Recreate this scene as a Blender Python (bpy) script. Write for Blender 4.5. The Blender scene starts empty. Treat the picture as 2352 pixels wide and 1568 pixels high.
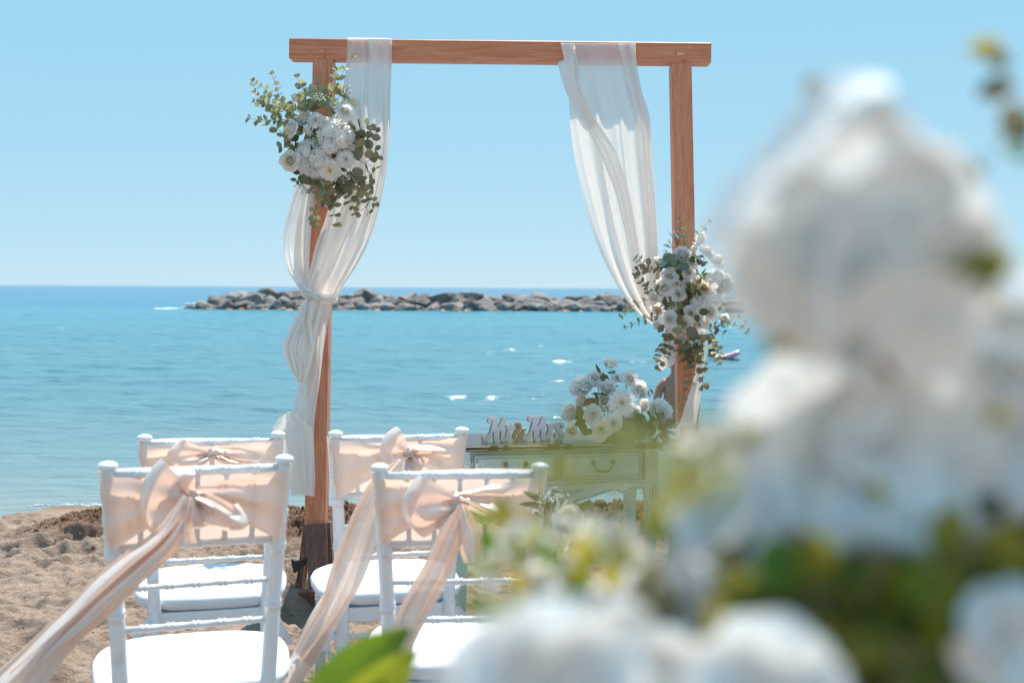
import bpy, math, random
import numpy as np
from mathutils import Vector, Matrix, Quaternion

random.seed(11)
rng = np.random.default_rng(11)
sc = bpy.context.scene
COL = sc.collection
R = math.radians

# ------------------------------------------------------------------ camera
EYE = 1.36
F = 2613.0                 # focal length in photo units (photo = 2352 units wide)
ROLL = 0.0055
cam_d = bpy.data.cameras.new('camera')
cam = bpy.data.objects.new('camera', cam_d)
COL.objects.link(cam)
cam.location = (0, 0, EYE)
cam.rotation_euler = (R(90), -ROLL, 0)
cam_d.sensor_width = 36
cam_d.lens = 40
cam_d.shift_y = -(784 - 660.5) / 2352
cam_d.clip_start = 0.05
cam_d.clip_end = 40000
cam_d.dof.use_dof = True
cam_d.dof.focus_distance = 5.0
cam_d.dof.aperture_fstop = 3.6
sc.camera = cam

# ------------------------------------------------------------------ world, sun, exposure
SKY_PM = [(0.33, 1.62), (0.15, 3.002), (0.05, 4.286)]
SUN_EL, SUN_AZ = 60.0, 14.0        # azimuth clockwise from the view direction (+Y)
world = bpy.data.worlds.new('World')
sc.world = world
world.use_nodes = True
wn = world.node_tree
bg = wn.nodes['Background']
sky = wn.nodes.new('ShaderNodeTexSky')
sky.sky_type = 'NISHITA'
sky.sun_disc = False
sky.sun_elevation = R(SUN_EL)
sky.sun_rotation = R(SUN_AZ)
sky.air_density = 0.6
sky.dust_density = 0.0
sky.ozone_density = 6.0
# even out the sky's brightness towards the pale cyan-blue of a hazy noon by the sea
sep = wn.nodes.new('ShaderNodeSeparateColor')
com = wn.nodes.new('ShaderNodeCombineColor')
wn.links.new(sky.outputs[0], sep.inputs[0])
for k, (pw, mul) in enumerate(SKY_PM):
    a = wn.nodes.new('ShaderNodeMath'); a.operation = 'POWER'; a.inputs[1].default_value = pw
    b = wn.nodes.new('ShaderNodeMath'); b.operation = 'MULTIPLY'; b.inputs[1].default_value = mul
    wn.links.new(sep.outputs[k], a.inputs[0]); wn.links.new(a.outputs[0], b.inputs[0]); wn.links.new(b.outputs[0], com.inputs[k])
wn.links.new(com.outputs[0], bg.inputs[0])
bg.inputs[1].default_value = 0.115

sun_l = bpy.data.lights.new('sun', 'SUN')
sun_l.energy = 4.8
sun_l.angle = R(0.53)
sun_l.color = (1.0, 0.95, 0.87)
sun = bpy.data.objects.new('sun', sun_l)
COL.objects.link(sun)
sd = Vector((math.sin(R(SUN_AZ)) * math.cos(R(SUN_EL)), math.cos(R(SUN_AZ)) * math.cos(R(SUN_EL)), math.sin(R(SUN_EL))))
sun.rotation_euler = sd.to_track_quat('Z', 'Y').to_euler()
sun.location = (0, 0, 30)

sc.view_settings.view_transform = 'Standard'
sc.view_settings.look = 'None'
sc.view_settings.exposure = 0.75
sc.view_settings.gamma = 1.0
sc.view_settings.use_curve_mapping = False
sc.cycles.use_denoising = True
sc.cycles.max_bounces = 12
sc.cycles.diffuse_bounces = 8
sc.cycles.transparent_max_bounces = 24
sc.cycles.transmission_bounces = 6
sc.cycles.caustics_reflective = False
sc.cycles.caustics_refractive = False
sc.cycles.sample_clamp_indirect = 6.0


# ------------------------------------------------------------------ helpers
def P(u, v, d):
    """point at photo position (u, v) and distance d in front of the camera"""
    du, dv = u - 1176.0, v - 660.5
    x = du + dv * ROLL
    y = -du * ROLL + dv
    return Vector((x * d / F, d, EYE - y * d / F))


def srgb(r, g, b):
    def c(x):
        x /= 255.0
        return x / 12.92 if x <= 0.04045 else ((x + 0.055) / 1.055) ** 2.4
    return (c(r), c(g), c(b), 1)


class MB:
    def __init__(s):
        s.v, s.f = [], []

    def add(s, vs, fs):
        o = len(s.v)
        s.v += [tuple(p) for p in vs]
        s.f += [tuple(i + o for i in f) for f in fs]
        return s

    def box(s, c, h, rot=None, bevel=0.0):
        """box with centre c, half sizes h, chamfered edges when bevel > 0"""
        c = Vector(c)
        hx, hy, hz = h
        b = bevel
        if b <= 0:
            vs = [Vector((x * hx, y * hy, z * hz)) for x in (-1, 1) for y in (-1, 1) for z in (-1, 1)]
            fs = [(0, 1, 3, 2), (4, 6, 7, 5), (0, 4, 5, 1), (2, 3, 7, 6), (0, 2, 6, 4), (1, 5, 7, 3)]
        else:
            vs, idx = [], {}
            for x in (-1, 1):
                for y in (-1, 1):
                    for z in (-1, 1):
                        idx[(x, y, z, 0)] = len(vs); vs.append(Vector((x * hx, y * (hy - b), z * (hz - b))))
                        idx[(x, y, z, 1)] = len(vs); vs.append(Vector((x * (hx - b), y * hy, z * (hz - b))))
                        idx[(x, y, z, 2)] = len(vs); vs.append(Vector((x * (hx - b), y * (hy - b), z * hz)))
            fs = []
            for x in (-1, 1):
                fs.append([idx[(x, -1, -1, 0)], idx[(x, 1, -1, 0)], idx[(x, 1, 1, 0)], idx[(x, -1, 1, 0)]])
                fs.append([idx[(-1, x, -1, 1)], idx[(1, x, -1, 1)], idx[(1, x, 1, 1)], idx[(-1, x, 1, 1)]])
                fs.append([idx[(-1, -1, x, 2)], idx[(1, -1, x, 2)], idx[(1, 1, x, 2)], idx[(-1, 1, x, 2)]])
                for y in (-1, 1):
                    fs.append([idx[(x, y, -1, 0)], idx[(x, y, 1, 0)], idx[(x, y, 1, 1)], idx[(x, y, -1, 1)]])
                    fs.append([idx[(x, -1, y, 0)], idx[(x, 1, y, 0)], idx[(x, 1, y, 2)], idx[(x, -1, y, 2)]])
                    fs.append([idx[(-1, x, y, 1)], idx[(1, x, y, 1)], idx[(1, x, y, 2)], idx[(-1, x, y, 2)]])
                    for z in (-1, 1):
                        fs.append([idx[(x, y, z, 0)], idx[(x, y, z, 1)], idx[(x, y, z, 2)]])
        if rot is not None:
            vs = [rot @ p for p in vs]
        return s.add([p + c for p in vs], fs)

    def tube(s, pts, rad, n=8, caps=True, sx=1.0, ref=None):
        pts = [Vector(p) for p in pts]
        if not hasattr(rad, '__len__'):
            rad = [rad] * len(pts)
        vs, fs = [], []
        up = None
        for i, p in enumerate(pts):
            t = (pts[min(i + 1, len(pts) - 1)] - pts[max(i - 1, 0)])
            if t.length < 1e-9:
                t = Vector((0, 0, 1))
            t.normalize()
            if up is None:
                up = ref or (Vector((0, 1, 0)) if abs(t.y) < 0.8 else Vector((1, 0, 0)))
            a = up - t * up.dot(t)
            if a.length < 1e-6:
                a = t.orthogonal()
            a.normalize()
            up = a
            b = t.cross(a)
            for k in range(n):
                w = 2 * math.pi * k / n
                vs.append(p + a * (math.cos(w) * rad[i]) + b * (math.sin(w) * rad[i] * sx))
        for i in range(len(pts) - 1):
            for k in range(n):
                k2 = (k + 1) % n
                fs.append((i * n + k, i * n + k2, (i + 1) * n + k2, (i + 1) * n + k))
        if caps:
            fs.append(tuple(range(n))[::-1])
            fs.append(tuple((len(pts) - 1) * n + k for k in range(n)))
        return s.add(vs, fs)

    def turned(s, p0, p1, prof, n=14):
        """lathe between p0 and p1, prof = [(t, r)]"""
        p0, p1 = Vector(p0), Vector(p1)
        return s.tube([p0.lerp(p1, t) for t, _ in prof], [r for _, r in prof], n)

    def ball(s, c, r, n=10, m=7, sc3=(1, 1, 1)):
        c = Vector(c)
        vs, fs = [], []
        for j in range(m + 1):
            th = math.pi * j / m
            for k in range(n):
                w = 2 * math.pi * k / n
                vs.append(c + Vector((r * sc3[0] * math.sin(th) * math.cos(w), r * sc3[1] * math.sin(th) * math.sin(w), r * sc3[2] * math.cos(th))))
        for j in range(m):
            for k in range(n):
                k2 = (k + 1) % n
                fs.append((j * n + k, (j + 1) * n + k, (j + 1) * n + k2, j * n + k2))
        return s.add(vs, fs)

    def mesh(s, name, mat=None, smooth=True, weld=0):
        me = bpy.data.meshes.new(name)
        me.from_pydata(s.v, [], s.f)
        if smooth:
            me.polygons.foreach_set('use_smooth', [True] * len(me.polygons))
        if mat:
            me.materials.append(mat)
        me.update()
        return me

    def build(s, name, mat=None, parent=None, smooth=True, angle=None):
        o = bpy.data.objects.new(name, s.mesh(name, mat, smooth))
        COL.objects.link(o)
        if smooth and angle is not None:
            o.data.set_sharp_from_angle(angle=R(angle))
        if parent:
            o.parent = parent
        return o


def grid_mesh(name, X, Y, Z, mat=None, closed=False):
    """surface from 2-D arrays of coordinates"""
    m, n = X.shape
    co = np.stack([X, Y, Z], -1).reshape(-1, 3)
    idx = np.arange(m * n).reshape(m, n)
    f = np.stack([idx[:-1, :-1], idx[:-1, 1:], idx[1:, 1:], idx[1:, :-1]], -1).reshape(-1, 4)
    me = bpy.data.meshes.new(name)
    me.vertices.add(len(co))
    me.vertices.foreach_set('co', co.ravel())
    me.loops.add(f.size)
    me.loops.foreach_set('vertex_index', f.ravel())
    me.polygons.add(len(f))
    me.polygons.foreach_set('loop_start', np.arange(len(f)) * 4)
    me.polygons.foreach_set('loop_total', np.full(len(f), 4))
    me.polygons.foreach_set('use_smooth', np.ones(len(f), dtype=bool))
    if mat:
        me.materials.append(mat)
    me.update()
    me.validate()
    return me


def link(name, me, parent=None, mw=None):
    o = bpy.data.objects.new(name, me)
    COL.objects.link(o)
    if parent:
        o.parent = parent
    if mw is not None:
        o.matrix_local = mw
    return o


def thing(name, label, cat, loc=(0, 0, 0), rz=0.0, group=None):
    o = bpy.data.objects.new(name, None)
    o.empty_display_size = 0.1
    COL.objects.link(o)
    o.location = loc
    o.rotation_euler = (0, 0, rz)
    tag(o, label, cat, group)
    return o


def tag(o, label, cat, group=None):
    o['label'] = label
    o['category'] = cat
    if group:
        o['group'] = group
    return o


# ---- noise (numpy)
def vnoise(x, y, seed=0):
    xi, yi = np.floor(x).astype(np.int64), np.floor(y).astype(np.int64)
    xf, yf = x - xi, y - yi
    def h(a, b):
        n = (a * 374761393 + b * 668265263 + seed * 974634777) & 0xFFFFFFFF
        n = ((n ^ (n >> 13)) * 1274126177) & 0xFFFFFFFF
        return ((n ^ (n >> 16)) & 0xFFFF) / 65535.0
    u, v = xf * xf * (3 - 2 * xf), yf * yf * (3 - 2 * yf)
    return (h(xi, yi) * (1 - u) + h(xi + 1, yi) * u) * (1 - v) + (h(xi, yi + 1) * (1 - u) + h(xi + 1, yi + 1) * u) * v


def fbm(x, y, oct=4, seed=0, gain=0.5):
    s, a, t = 0, 1.0, 0
    for i in range(oct):
        s = s + a * vnoise(x * 2 ** i + 17.3 * i, y * 2 ** i - 9.1 * i, seed + i)
        t += a
        a *= gain
    return s / t


# ------------------------------------------------------------------ materials
def new_mat(name):
    m = bpy.data.materials.new(name)
    m.use_nodes = True
    nt = m.node_tree
    nt.nodes.clear()
    out = nt.nodes.new('ShaderNodeOutputMaterial')
    return m, nt, out


def N(nt, typ, **kw):
    n = nt.nodes.new(typ)
    for k, v in kw.items():
        if k.startswith('i_'):
            key = k[2:]
            key = int(key) if key.isdigit() else key.replace('_', ' ')
            n.inputs[key].default_value = v
        else:
            setattr(n, k, v)
    return n


def ramp(nt, fac, stops):
    r = nt.nodes.new('ShaderNodeValToRGB')
    while len(r.color_ramp.elements) < len(stops):
        r.color_ramp.elements.new(0.5)
    for e, (p, c) in zip(r.color_ramp.elements, stops):
        e.position = p
        e.color = c
    nt.links.new(fac, r.inputs[0])
    return r.outputs[0]


def coords(nt, scale=(1, 1, 1), world=False):
    if world:
        g = nt.nodes.new('ShaderNodeNewGeometry').outputs['Position']
    else:
        g = nt.nodes.new('ShaderNodeTexCoord').outputs['Object']
    mp = nt.nodes.new('ShaderNodeMapping')
    mp.inputs['Scale'].default_value = scale
    nt.links.new(g, mp.inputs[0])
    return mp.outputs[0]


def noise(nt, vec, scale, detail=4, rough=0.55, dist=0.0):
    n = nt.nodes.new('ShaderNodeTexNoise')
    n.inputs['Scale'].default_value = scale
    n.inputs['Detail'].default_value = detail
    n.inputs['Roughness'].default_value = rough
    n.inputs['Distortion'].default_value = dist
    nt.links.new(vec, n.inputs['Vector'])
    return n.outputs['Fac']


def bump(nt, h, strength, dist, prev=None):
    b = nt.nodes.new('ShaderNodeBump')
    b.inputs['Strength'].default_value = strength
    b.inputs['Distance'].default_value = dist
    nt.links.new(h, b.inputs['Height'])
    if prev is not None:
        nt.links.new(prev, b.inputs['Normal'])
    return b.outputs[0]


def mat_simple(name, stops, scale=8, rough=0.5, bmp=0.2, bdist=0.002, stretch=(1, 1, 1), spec=0.5, metallic=0.0, coat=0.0, bscale=None, sss=0.0):
    m, nt, out = new_mat(name)
    p = N(nt, 'ShaderNodeBsdfPrincipled')
    p.inputs['Roughness'].default_value = rough
    p.inputs['Specular IOR Level'].default_value = spec
    p.inputs['Metallic'].default_value = metallic
    p.inputs['Coat Weight'].default_value = coat
    if sss:
        p.inputs['Subsurface Weight'].default_value = sss
        p.inputs['Subsurface Radius'].default_value = (0.02, 0.012, 0.008)
        p.inputs['Subsurface Scale'].default_value = 0.3
    v = coords(nt, stretch)
    f = noise(nt, v, scale)
    nt.links.new(ramp(nt, f, stops), p.inputs['Base Color'])
    if bmp:
        f2 = noise(nt, v, bscale or scale * 6)
        nt.links.new(bump(nt, f2, bmp, bdist), p.inputs['Normal'])
    nt.links.new(p.outputs[0], out.inputs[0])
    return m


def mat_cloth(name, col_a, col_b, transp=0.0, transl=0.4, rough=0.6, gloss=0.0, weave=900, crease=0.0, tcol=None):
    """thin fabric: diffuse + translucent + a share of see-through + sheen gloss"""
    m, nt, out = new_mat(name)
    v = coords(nt)
    f = noise(nt, v, 7, 3)
    colr = ramp(nt, f, [(0.3, col_a), (0.7, col_b)])
    nrm = None
    wv = N(nt, 'ShaderNodeTexWave', wave_type='BANDS', bands_direction='DIAGONAL', i_Scale=float(weave), i_Distortion=0.5)
    nt.links.new(v, wv.inputs['Vector'])
    nrm = bump(nt, wv.outputs['Fac'], 0.06, 0.0003)
    if crease:
        cr = noise(nt, coords(nt, (1, 1, 0.5)), 26, 5, 0.65, 0.9)
        nrm = bump(nt, cr, crease, 0.01, nrm)
    d = N(nt, 'ShaderNodeBsdfDiffuse')
    t = N(nt, 'ShaderNodeBsdfTranslucent')
    nt.links.new(colr, d.inputs[0])
    if tcol:
        t.inputs[0].default_value = tcol
    else:
        nt.links.new(colr, t.inputs[0])
    for b in (d, t):
        nt.links.new(nrm, b.inputs['Normal'])
    mx = N(nt, 'ShaderNodeMixShader')
    mx.inputs[0].default_value = transl
    nt.links.new(d.outputs[0], mx.inputs[1])
    nt.links.new(t.outputs[0], mx.inputs[2])
    cur = mx.outputs[0]
    if gloss:
        g = N(nt, 'ShaderNodeBsdfAnisotropic')
        g.inputs['Roughness'].default_value = rough
        g.inputs[0].default_value = (1, 0.95, 0.9, 1)
        nt.links.new(nrm, g.inputs['Normal'])
        fr = N(nt, 'ShaderNodeFresnel')
        fr.inputs[0].default_value = 1.5
        ml = N(nt, 'ShaderNodeMath', operation='MULTIPLY_ADD')
        ml.inputs[1].default_value = 0.35
        ml.inputs[2].default_value = gloss
        nt.links.new(fr.outputs[0], ml.inputs[0])
        mg = N(nt, 'ShaderNodeMixShader')
        nt.links.new(ml.outputs[0], mg.inputs[0])
        nt.links.new(cur, mg.inputs[1])
        nt.links.new(g.outputs[0], mg.inputs[2])
        cur = mg.outputs[0]
    if transp:
        tr = N(nt, 'ShaderNodeBsdfTransparent')
        lw = N(nt, 'ShaderNodeLayerWeight')
        lw.inputs[0].default_value = 0.35
        ma = N(nt, 'ShaderNodeMapRange')
        ma.inputs['To Min'].default_value = transp
        ma.inputs['To Max'].default_value = 0.04
        nt.links.new(lw.outputs['Facing'], ma.inputs[0])
        mt = N(nt, 'ShaderNodeMixShader')
        nt.links.new(ma.outputs[0], mt.inputs[0])
        nt.links.new(cur, mt.inputs[1])
        nt.links.new(tr.outputs[0], mt.inputs[2])
        cur = mt.outputs[0]
    nt.links.new(cur, out.inputs[0])
    return m


def mat_leaf(name, a, b, under, transl=0.3, rough=0.5):
    m, nt, out = new_mat(name)
    oi = N(nt, 'ShaderNodeObjectInfo')
    v = coords(nt)
    f = noise(nt, v, 60, 3)
    ad = N(nt, 'ShaderNodeMath', operation='MULTIPLY_ADD')
    ad.inputs[1].default_value = 0.5
    nt.links.new(f, ad.inputs[0])
    m2 = N(nt, 'ShaderNodeMath', operation='MULTIPLY')
    m2.inputs[1].default_value = 0.6
    nt.links.new(oi.outputs['Random'], m2.inputs[0])
    nt.links.new(m2.outputs[0], ad.inputs[2])
    c = ramp(nt, ad.outputs[0], [(0.15, a), (0.5, b), (0.85, under)])
    p = N(nt, 'ShaderNodeBsdfPrincipled')
    p.inputs['Roughness'].default_value = rough
    nt.links.new(c, p.inputs['Base Color'])
    wv = N(nt, 'ShaderNodeTexWave', wave_type='BANDS', bands_direction='Y', i_Scale=90.0, i_Distortion=2.0)
    nt.links.new(v, wv.inputs['Vector'])
    nt.links.new(bump(nt, wv.outputs['Fac'], 0.15, 0.001), p.inputs['Normal'])
    t = N(nt, 'ShaderNodeBsdfTranslucent')
    nt.links.new(c, t.inputs[0])
    mx = N(nt, 'ShaderNodeMixShader')
    mx.inputs[0].default_value = transl
    nt.links.new(p.outputs[0], mx.inputs[1])
    nt.links.new(t.outputs[0], mx.inputs[2])
    nt.links.new(mx.outputs[0], out.inputs[0])
    return m


def mat_petal(name, a, b, transl=0.35, heart=None):
    m, nt, out = new_mat(name)
    tc = N(nt, 'ShaderNodeTexCoord')
    v = coords(nt)
    f = noise(nt, v, 3.0, 3)
    base = ramp(nt, f, [(0.3, a), (0.7, b)])
    if heart:
        ln = N(nt, 'ShaderNodeVectorMath', operation='LENGTH')
        ml = N(nt, 'ShaderNodeVectorMath', operation='MULTIPLY')
        ml.inputs[1].default_value = (1, 1, 0)
        nt.links.new(tc.outputs['Object'], ml.inputs[0])
        nt.links.new(ml.outputs[0], ln.inputs[0])
        fr = N(nt, 'ShaderNodeMapRange')
        fr.inputs['From Min'].default_value = 0.05
        fr.inputs['From Max'].default_value = 0.6
        nt.links.new(ln.outputs['Value'], fr.inputs[0])
        mc = N(nt, 'ShaderNodeMix', data_type='RGBA')
        mc.inputs[6].default_value = heart
        nt.links.new(fr.outputs[0], mc.inputs[0])
        nt.links.new(base, mc.inputs[7])
        base = mc.outputs[2]
    d = N(nt, 'ShaderNodeBsdfPrincipled')
    d.inputs['Roughness'].default_value = 0.6
    d.inputs['Specular IOR Level'].default_value = 0.3
    nt.links.new(base, d.inputs['Base Color'])
    f2 = noise(nt, v, 9, 4)
    nt.links.new(bump(nt, f2, 0.25, 0.05), d.inputs['Normal'])
    t = N(nt, 'ShaderNodeBsdfTranslucent')
    nt.links.new(base, t.inputs[0])
    mx = N(nt, 'ShaderNodeMixShader')
    mx.inputs[0].default_value = transl
    nt.links.new(d.outputs[0], mx.inputs[1])
    nt.links.new(t.outputs[0], mx.inputs[2])
    nt.links.new(mx.outputs[0], out.inputs[0])
    return m


def mat_wood(name, dark, mid, light, axis, rough=0.5, spots=True, bleach=0.0):
    m, nt, out = new_mat(name)
    st = [14, 14, 14]
    st[axis] = 1.1
    v = coords(nt, tuple(st))
    f = noise(nt, v, 3.2, 6, 0.62, 1.2)
    c = ramp(nt, f, [(0.25, dark), (0.5, mid), (0.78, light)])
    st2 = [60, 60, 60]
    st2[axis] = 1.5
    v2 = coords(nt, tuple(st2))
    f2 = noise(nt, v2, 3.0, 4, 0.6)
    g = N(nt, 'ShaderNodeMix', data_type='RGBA', blend_type='MULTIPLY')
    g.inputs[0].default_value = 0.6
    nt.links.new(c, g.inputs[6])
    nt.links.new(ramp(nt, f2, [(0.3, (0.80, 0.76, 0.72, 1)), (0.62, (1, 1, 1, 1))]), g.inputs[7])
    cur = g.outputs[2]
    # scuffs where the stain has worn off, and knots
    v3 = coords(nt, (1.0, 1.0, 1.0))
    f3 = noise(nt, v3, 11, 5, 0.7)
    g2 = N(nt, 'ShaderNodeMix', data_type='RGBA')
    nt.links.new(ramp(nt, f3, [(0.68, (0, 0, 0, 1)), (0.74, (0.55, 0.55, 0.55, 1))]), g2.inputs[0])
    nt.links.new(cur, g2.inputs[6])
    g2.inputs[7].default_value = light
    cur = g2.outputs[2]
    vor = N(nt, 'ShaderNodeTexVoronoi', i_Scale=1.0)
    st4 = [6, 6, 6]
    st4[axis] = 2.6
    nt.links.new(coords(nt, tuple(st4)), vor.inputs['Vector'])
    g3 = N(nt, 'ShaderNodeMix', data_type='RGBA')
    nt.links.new(ramp(nt, vor.outputs['Distance'], [(0.05, (0.85, 0.85, 0.85, 1)), (0.13, (0, 0, 0, 1))]), g3.inputs[0])
    nt.links.new(cur, g3.inputs[6])
    g3.inputs[7].default_value = (dark[0] * 0.35, dark[1] * 0.35, dark[2] * 0.4, 1)
    cur = g3.outputs[2]
    p = N(nt, 'ShaderNodeBsdfPrincipled')
    p.inputs['Roughness'].default_value = rough
    nt.links.new(cur, p.inputs['Base Color'])
    nt.links.new(bump(nt, f2, 0.25, 0.002), p.inputs['Normal'])
    nt.links.new(p.outputs[0], out.inputs[0])
    return m


WHITE = (0.80, 0.80, 0.80, 1)
M = {}
M['chair'] = mat_simple('white_lacquer', [(0.3, (0.74, 0.755, 0.78, 1)), (0.62, (0.80, 0.81, 0.83, 1)), (0.74, (0.66, 0.64, 0.62, 1))], 9, 0.28, 0.12, 0.0006, coat=0.3, bscale=40)
M['cushion'] = mat_simple('white_cotton', [(0.3, (0.70, 0.70, 0.73, 1)), (0.7, (0.75, 0.75, 0.77, 1))], 10, 0.85, 0.25, 0.002, spec=0.2, bscale=60)
M['satin'] = mat_cloth('peach_satin', srgb(240, 224, 213), srgb(247, 234, 225), 0.06, 0.42, 0.45, 0.04, 600, 0.16, tcol=srgb(248, 210, 186))
M['satin_band'] = mat_cloth('peach_satin_band', srgb(240, 222, 212), srgb(248, 232, 224), 0.06, 0.45, 0.4, 0.02, 600, 0.04, tcol=srgb(250, 224, 208))
M['chiffon'] = mat_cloth('ivory_chiffon', (0.90, 0.87, 0.86, 1), (0.93, 0.905, 0.89, 1), 0.19, 0.42, 0.5, 0.0, 700, 0.10, tcol=(0.93, 0.86, 0.78, 1))
M['chiffon_dense'] = mat_cloth('ivory_chiffon_folded', (0.90, 0.87, 0.86, 1), (0.93, 0.905, 0.89, 1), 0.08, 0.42, 0.5, 0.0, 700, 0.06, tcol=(0.93, 0.86, 0.78, 1))
W_D, W_M, W_L = srgb(182, 106, 74), srgb(208, 132, 96), srgb(224, 158, 122)
M['wood_x'] = mat_wood('stained_pine_beam', W_D, W_M, W_L, 0)
M['wood_z'] = mat_wood('stained_pine_post', W_D, W_M, W_L, 2)
M['wood_grey'] = mat_wood('weathered_pine', srgb(84, 60, 50), srgb(110, 80, 68), srgb(150, 118, 100), 2, 0.7)
M['wood_hole'] = mat_simple('dark_hole', [(0.3, (0.02, 0.012, 0.008, 1)), (0.7, (0.04, 0.02, 0.015, 1))], 8, 0.9, 0)
M['wood_chip'] = mat_simple('bare_pine', [(0.3, srgb(222, 172, 120)), (0.7, srgb(236, 190, 140))], 20, 0.7, 0.2)
M['rubber'] = mat_simple('black_plastic', [(0.3, (0.012, 0.012, 0.013, 1)), (0.7, (0.03, 0.03, 0.032, 1))], 14, 0.4, 0.1)
M['table'] = mat_simple('grey_green_paint', [(0.25, srgb(178, 190, 186)), (0.6, srgb(198, 208, 202)), (0.82, srgb(160, 160, 148))], 6, 0.55, 0.3, 0.001, bscale=30)
M['table_line'] = mat_simple('antique_glaze', [(0.3, srgb(96, 84, 70)), (0.7, srgb(128, 116, 98))], 20, 0.6, 0.1)
M['table_top'] = mat_wood('dark_walnut_top', srgb(44, 28, 22), srgb(70, 46, 36), srgb(104, 74, 58), 0, 0.28)
M['paint_strip'] = mat_simple('chipped_white_strip', [(0.3, srgb(190, 186, 180)), (0.7, srgb(214, 210, 205))], 20, 0.5, 0.1)
M['brass'] = mat_simple('aged_brass', [(0.3, srgb(96, 74, 48)), (0.7, srgb(128, 102, 66))], 30, 0.4, 0.2, metallic=0.7)
M['letter_w'] = mat_simple('white_painted_mdf', [(0.3, srgb(214, 212, 218)), (0.7, srgb(226, 224, 228))], 18, 0.5, 0.1)
M['letter_e'] = mat_simple('burnt_mdf_edge', [(0.3, srgb(112, 82, 62)), (0.7, srgb(146, 112, 86))], 40, 0.7, 0.2)
M['letter_b'] = mat_simple('tan_mdf', [(0.3, srgb(176, 134, 100)), (0.7, srgb(196, 154, 118))], 20, 0.6, 0.15)
M['euca'] = mat_leaf('eucalyptus_leaf', srgb(116, 124, 94), srgb(146, 148, 110), srgb(184, 178, 128), 0.38)
M['euca_dark'] = mat_leaf('eucalyptus_leaf_dark', srgb(108, 106, 82), srgb(136, 130, 100), srgb(166, 156, 120), 0.38)
M['euca_blue'] = mat_leaf('eucalyptus_leaf_blue', srgb(96, 118, 104), srgb(120, 140, 122), srgb(160, 172, 150), 0.2)
M['euca_pale'] = mat_leaf('eucalyptus_leaf_pale', srgb(150, 150, 96), srgb(176, 176, 120), srgb(200, 196, 150), 0.4)
M['rose_leaf'] = mat_leaf('rose_leaf', srgb(74, 84, 46), srgb(100, 102, 60), srgb(132, 128, 78), 0.35, 0.4)
M['bright_leaf'] = mat_leaf('bright_green_leaf', srgb(70, 104, 20), srgb(96, 130, 34), srgb(140, 150, 40), 0.5, 0.4)
M['olive_leaf'] = mat_leaf('olive_yellow_leaf', srgb(116, 118, 30), srgb(148, 142, 44), srgb(176, 160, 62), 0.5, 0.5)
M['brown_leaf'] = mat_leaf('brown_leaf', srgb(120, 86, 36), srgb(140, 96, 60), srgb(150, 90, 66), 0.4, 0.5)
M['stem'] = mat_simple('green_stem', [(0.3, srgb(104, 96, 56)), (0.7, srgb(128, 112, 70))], 30, 0.6, 0.1)
M['stem_green'] = mat_simple('fresh_green_stem', [(0.3, srgb(84, 108, 46)), (0.7, srgb(112, 132, 66))], 30, 0.6, 0.1)
M['rose'] = mat_petal('white_rose_petal', (0.92, 0.905, 0.89, 1), (0.95, 0.935, 0.92, 1), 0.5, (0.92, 0.87, 0.78, 1))
M['rose_cream'] = mat_petal('cream_rose_petal', (0.90, 0.84, 0.77, 1), (0.93, 0.88, 0.83, 1), 0.45, (0.90, 0.80, 0.66, 1))
M['hydr'] = mat_petal('hydrangea_petal', (0.94, 0.925, 0.905, 1), (0.96, 0.945, 0.93, 1), 0.52)
M['gerb'] = mat_petal('gerbera_petal', (0.92, 0.88, 0.83, 1), (0.93, 0.90, 0.87, 1), 0.42, (0.92, 0.80, 0.64, 1))
M['petal_thick'] = mat_petal('thick_white_petal', (0.90, 0.885, 0.865, 1), (0.93, 0.92, 0.90, 1), 0.20)
M['petal_lit'] = mat_petal('thin_white_petal', (0.88, 0.87, 0.86, 1), (0.92, 0.91, 0.90, 1), 0.30)
M['disc'] = mat_simple('flower_centre', [(0.3, srgb(150, 130, 80)), (0.7, srgb(196, 176, 120))], 2.0, 0.8, 0.5, 0.05, bscale=12)
M['tiny'] = mat_simple('tiny_white_buds', [(0.3, (0.8, 0.82, 0.8, 1)), (0.7, (0.86, 0.87, 0.84, 1))], 30, 0.6, 0)
M['skin'] = mat_simple('tanned_skin', [(0.3, srgb(168, 112, 92)), (0.7, srgb(186, 128, 106))], 6, 0.5, 0.1, 0.004, sss=0.1)
M['hair'] = mat_simple('dark_hair', [(0.3, (0.015, 0.01, 0.008, 1)), (0.7, (0.04, 0.025, 0.02, 1))], 30, 0.6, 0.5, 0.01)
M['float_pink'] = mat_simple('pink_vinyl', [(0.3, srgb(210, 140, 156)), (0.7, srgb(222, 158, 172))], 6, 0.3, 0)
M['float_blue'] = mat_simple('pale_blue_vinyl', [(0.3, srgb(170, 205, 226)), (0.7, srgb(190, 218, 234))], 6, 0.3, 0)
M['foam'] = mat_simple('sea_foam', [(0.3, (0.75, 0.8, 0.82, 1)), (0.7, (0.85, 0.88, 0.9, 1))], 12, 0.8, 0.6, 0.05)
M['shell'] = mat_simple('shell_bits', [(0.3, (0.7, 0.68, 0.65, 1)), (0.7, (0.85, 0.84, 0.82, 1))], 60, 0.4, 0)
M['twig'] = mat_simple('dark_twigs', [(0.3, srgb(64, 46, 36)), (0.7, srgb(96, 72, 56))], 60, 0.8, 0)


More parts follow.
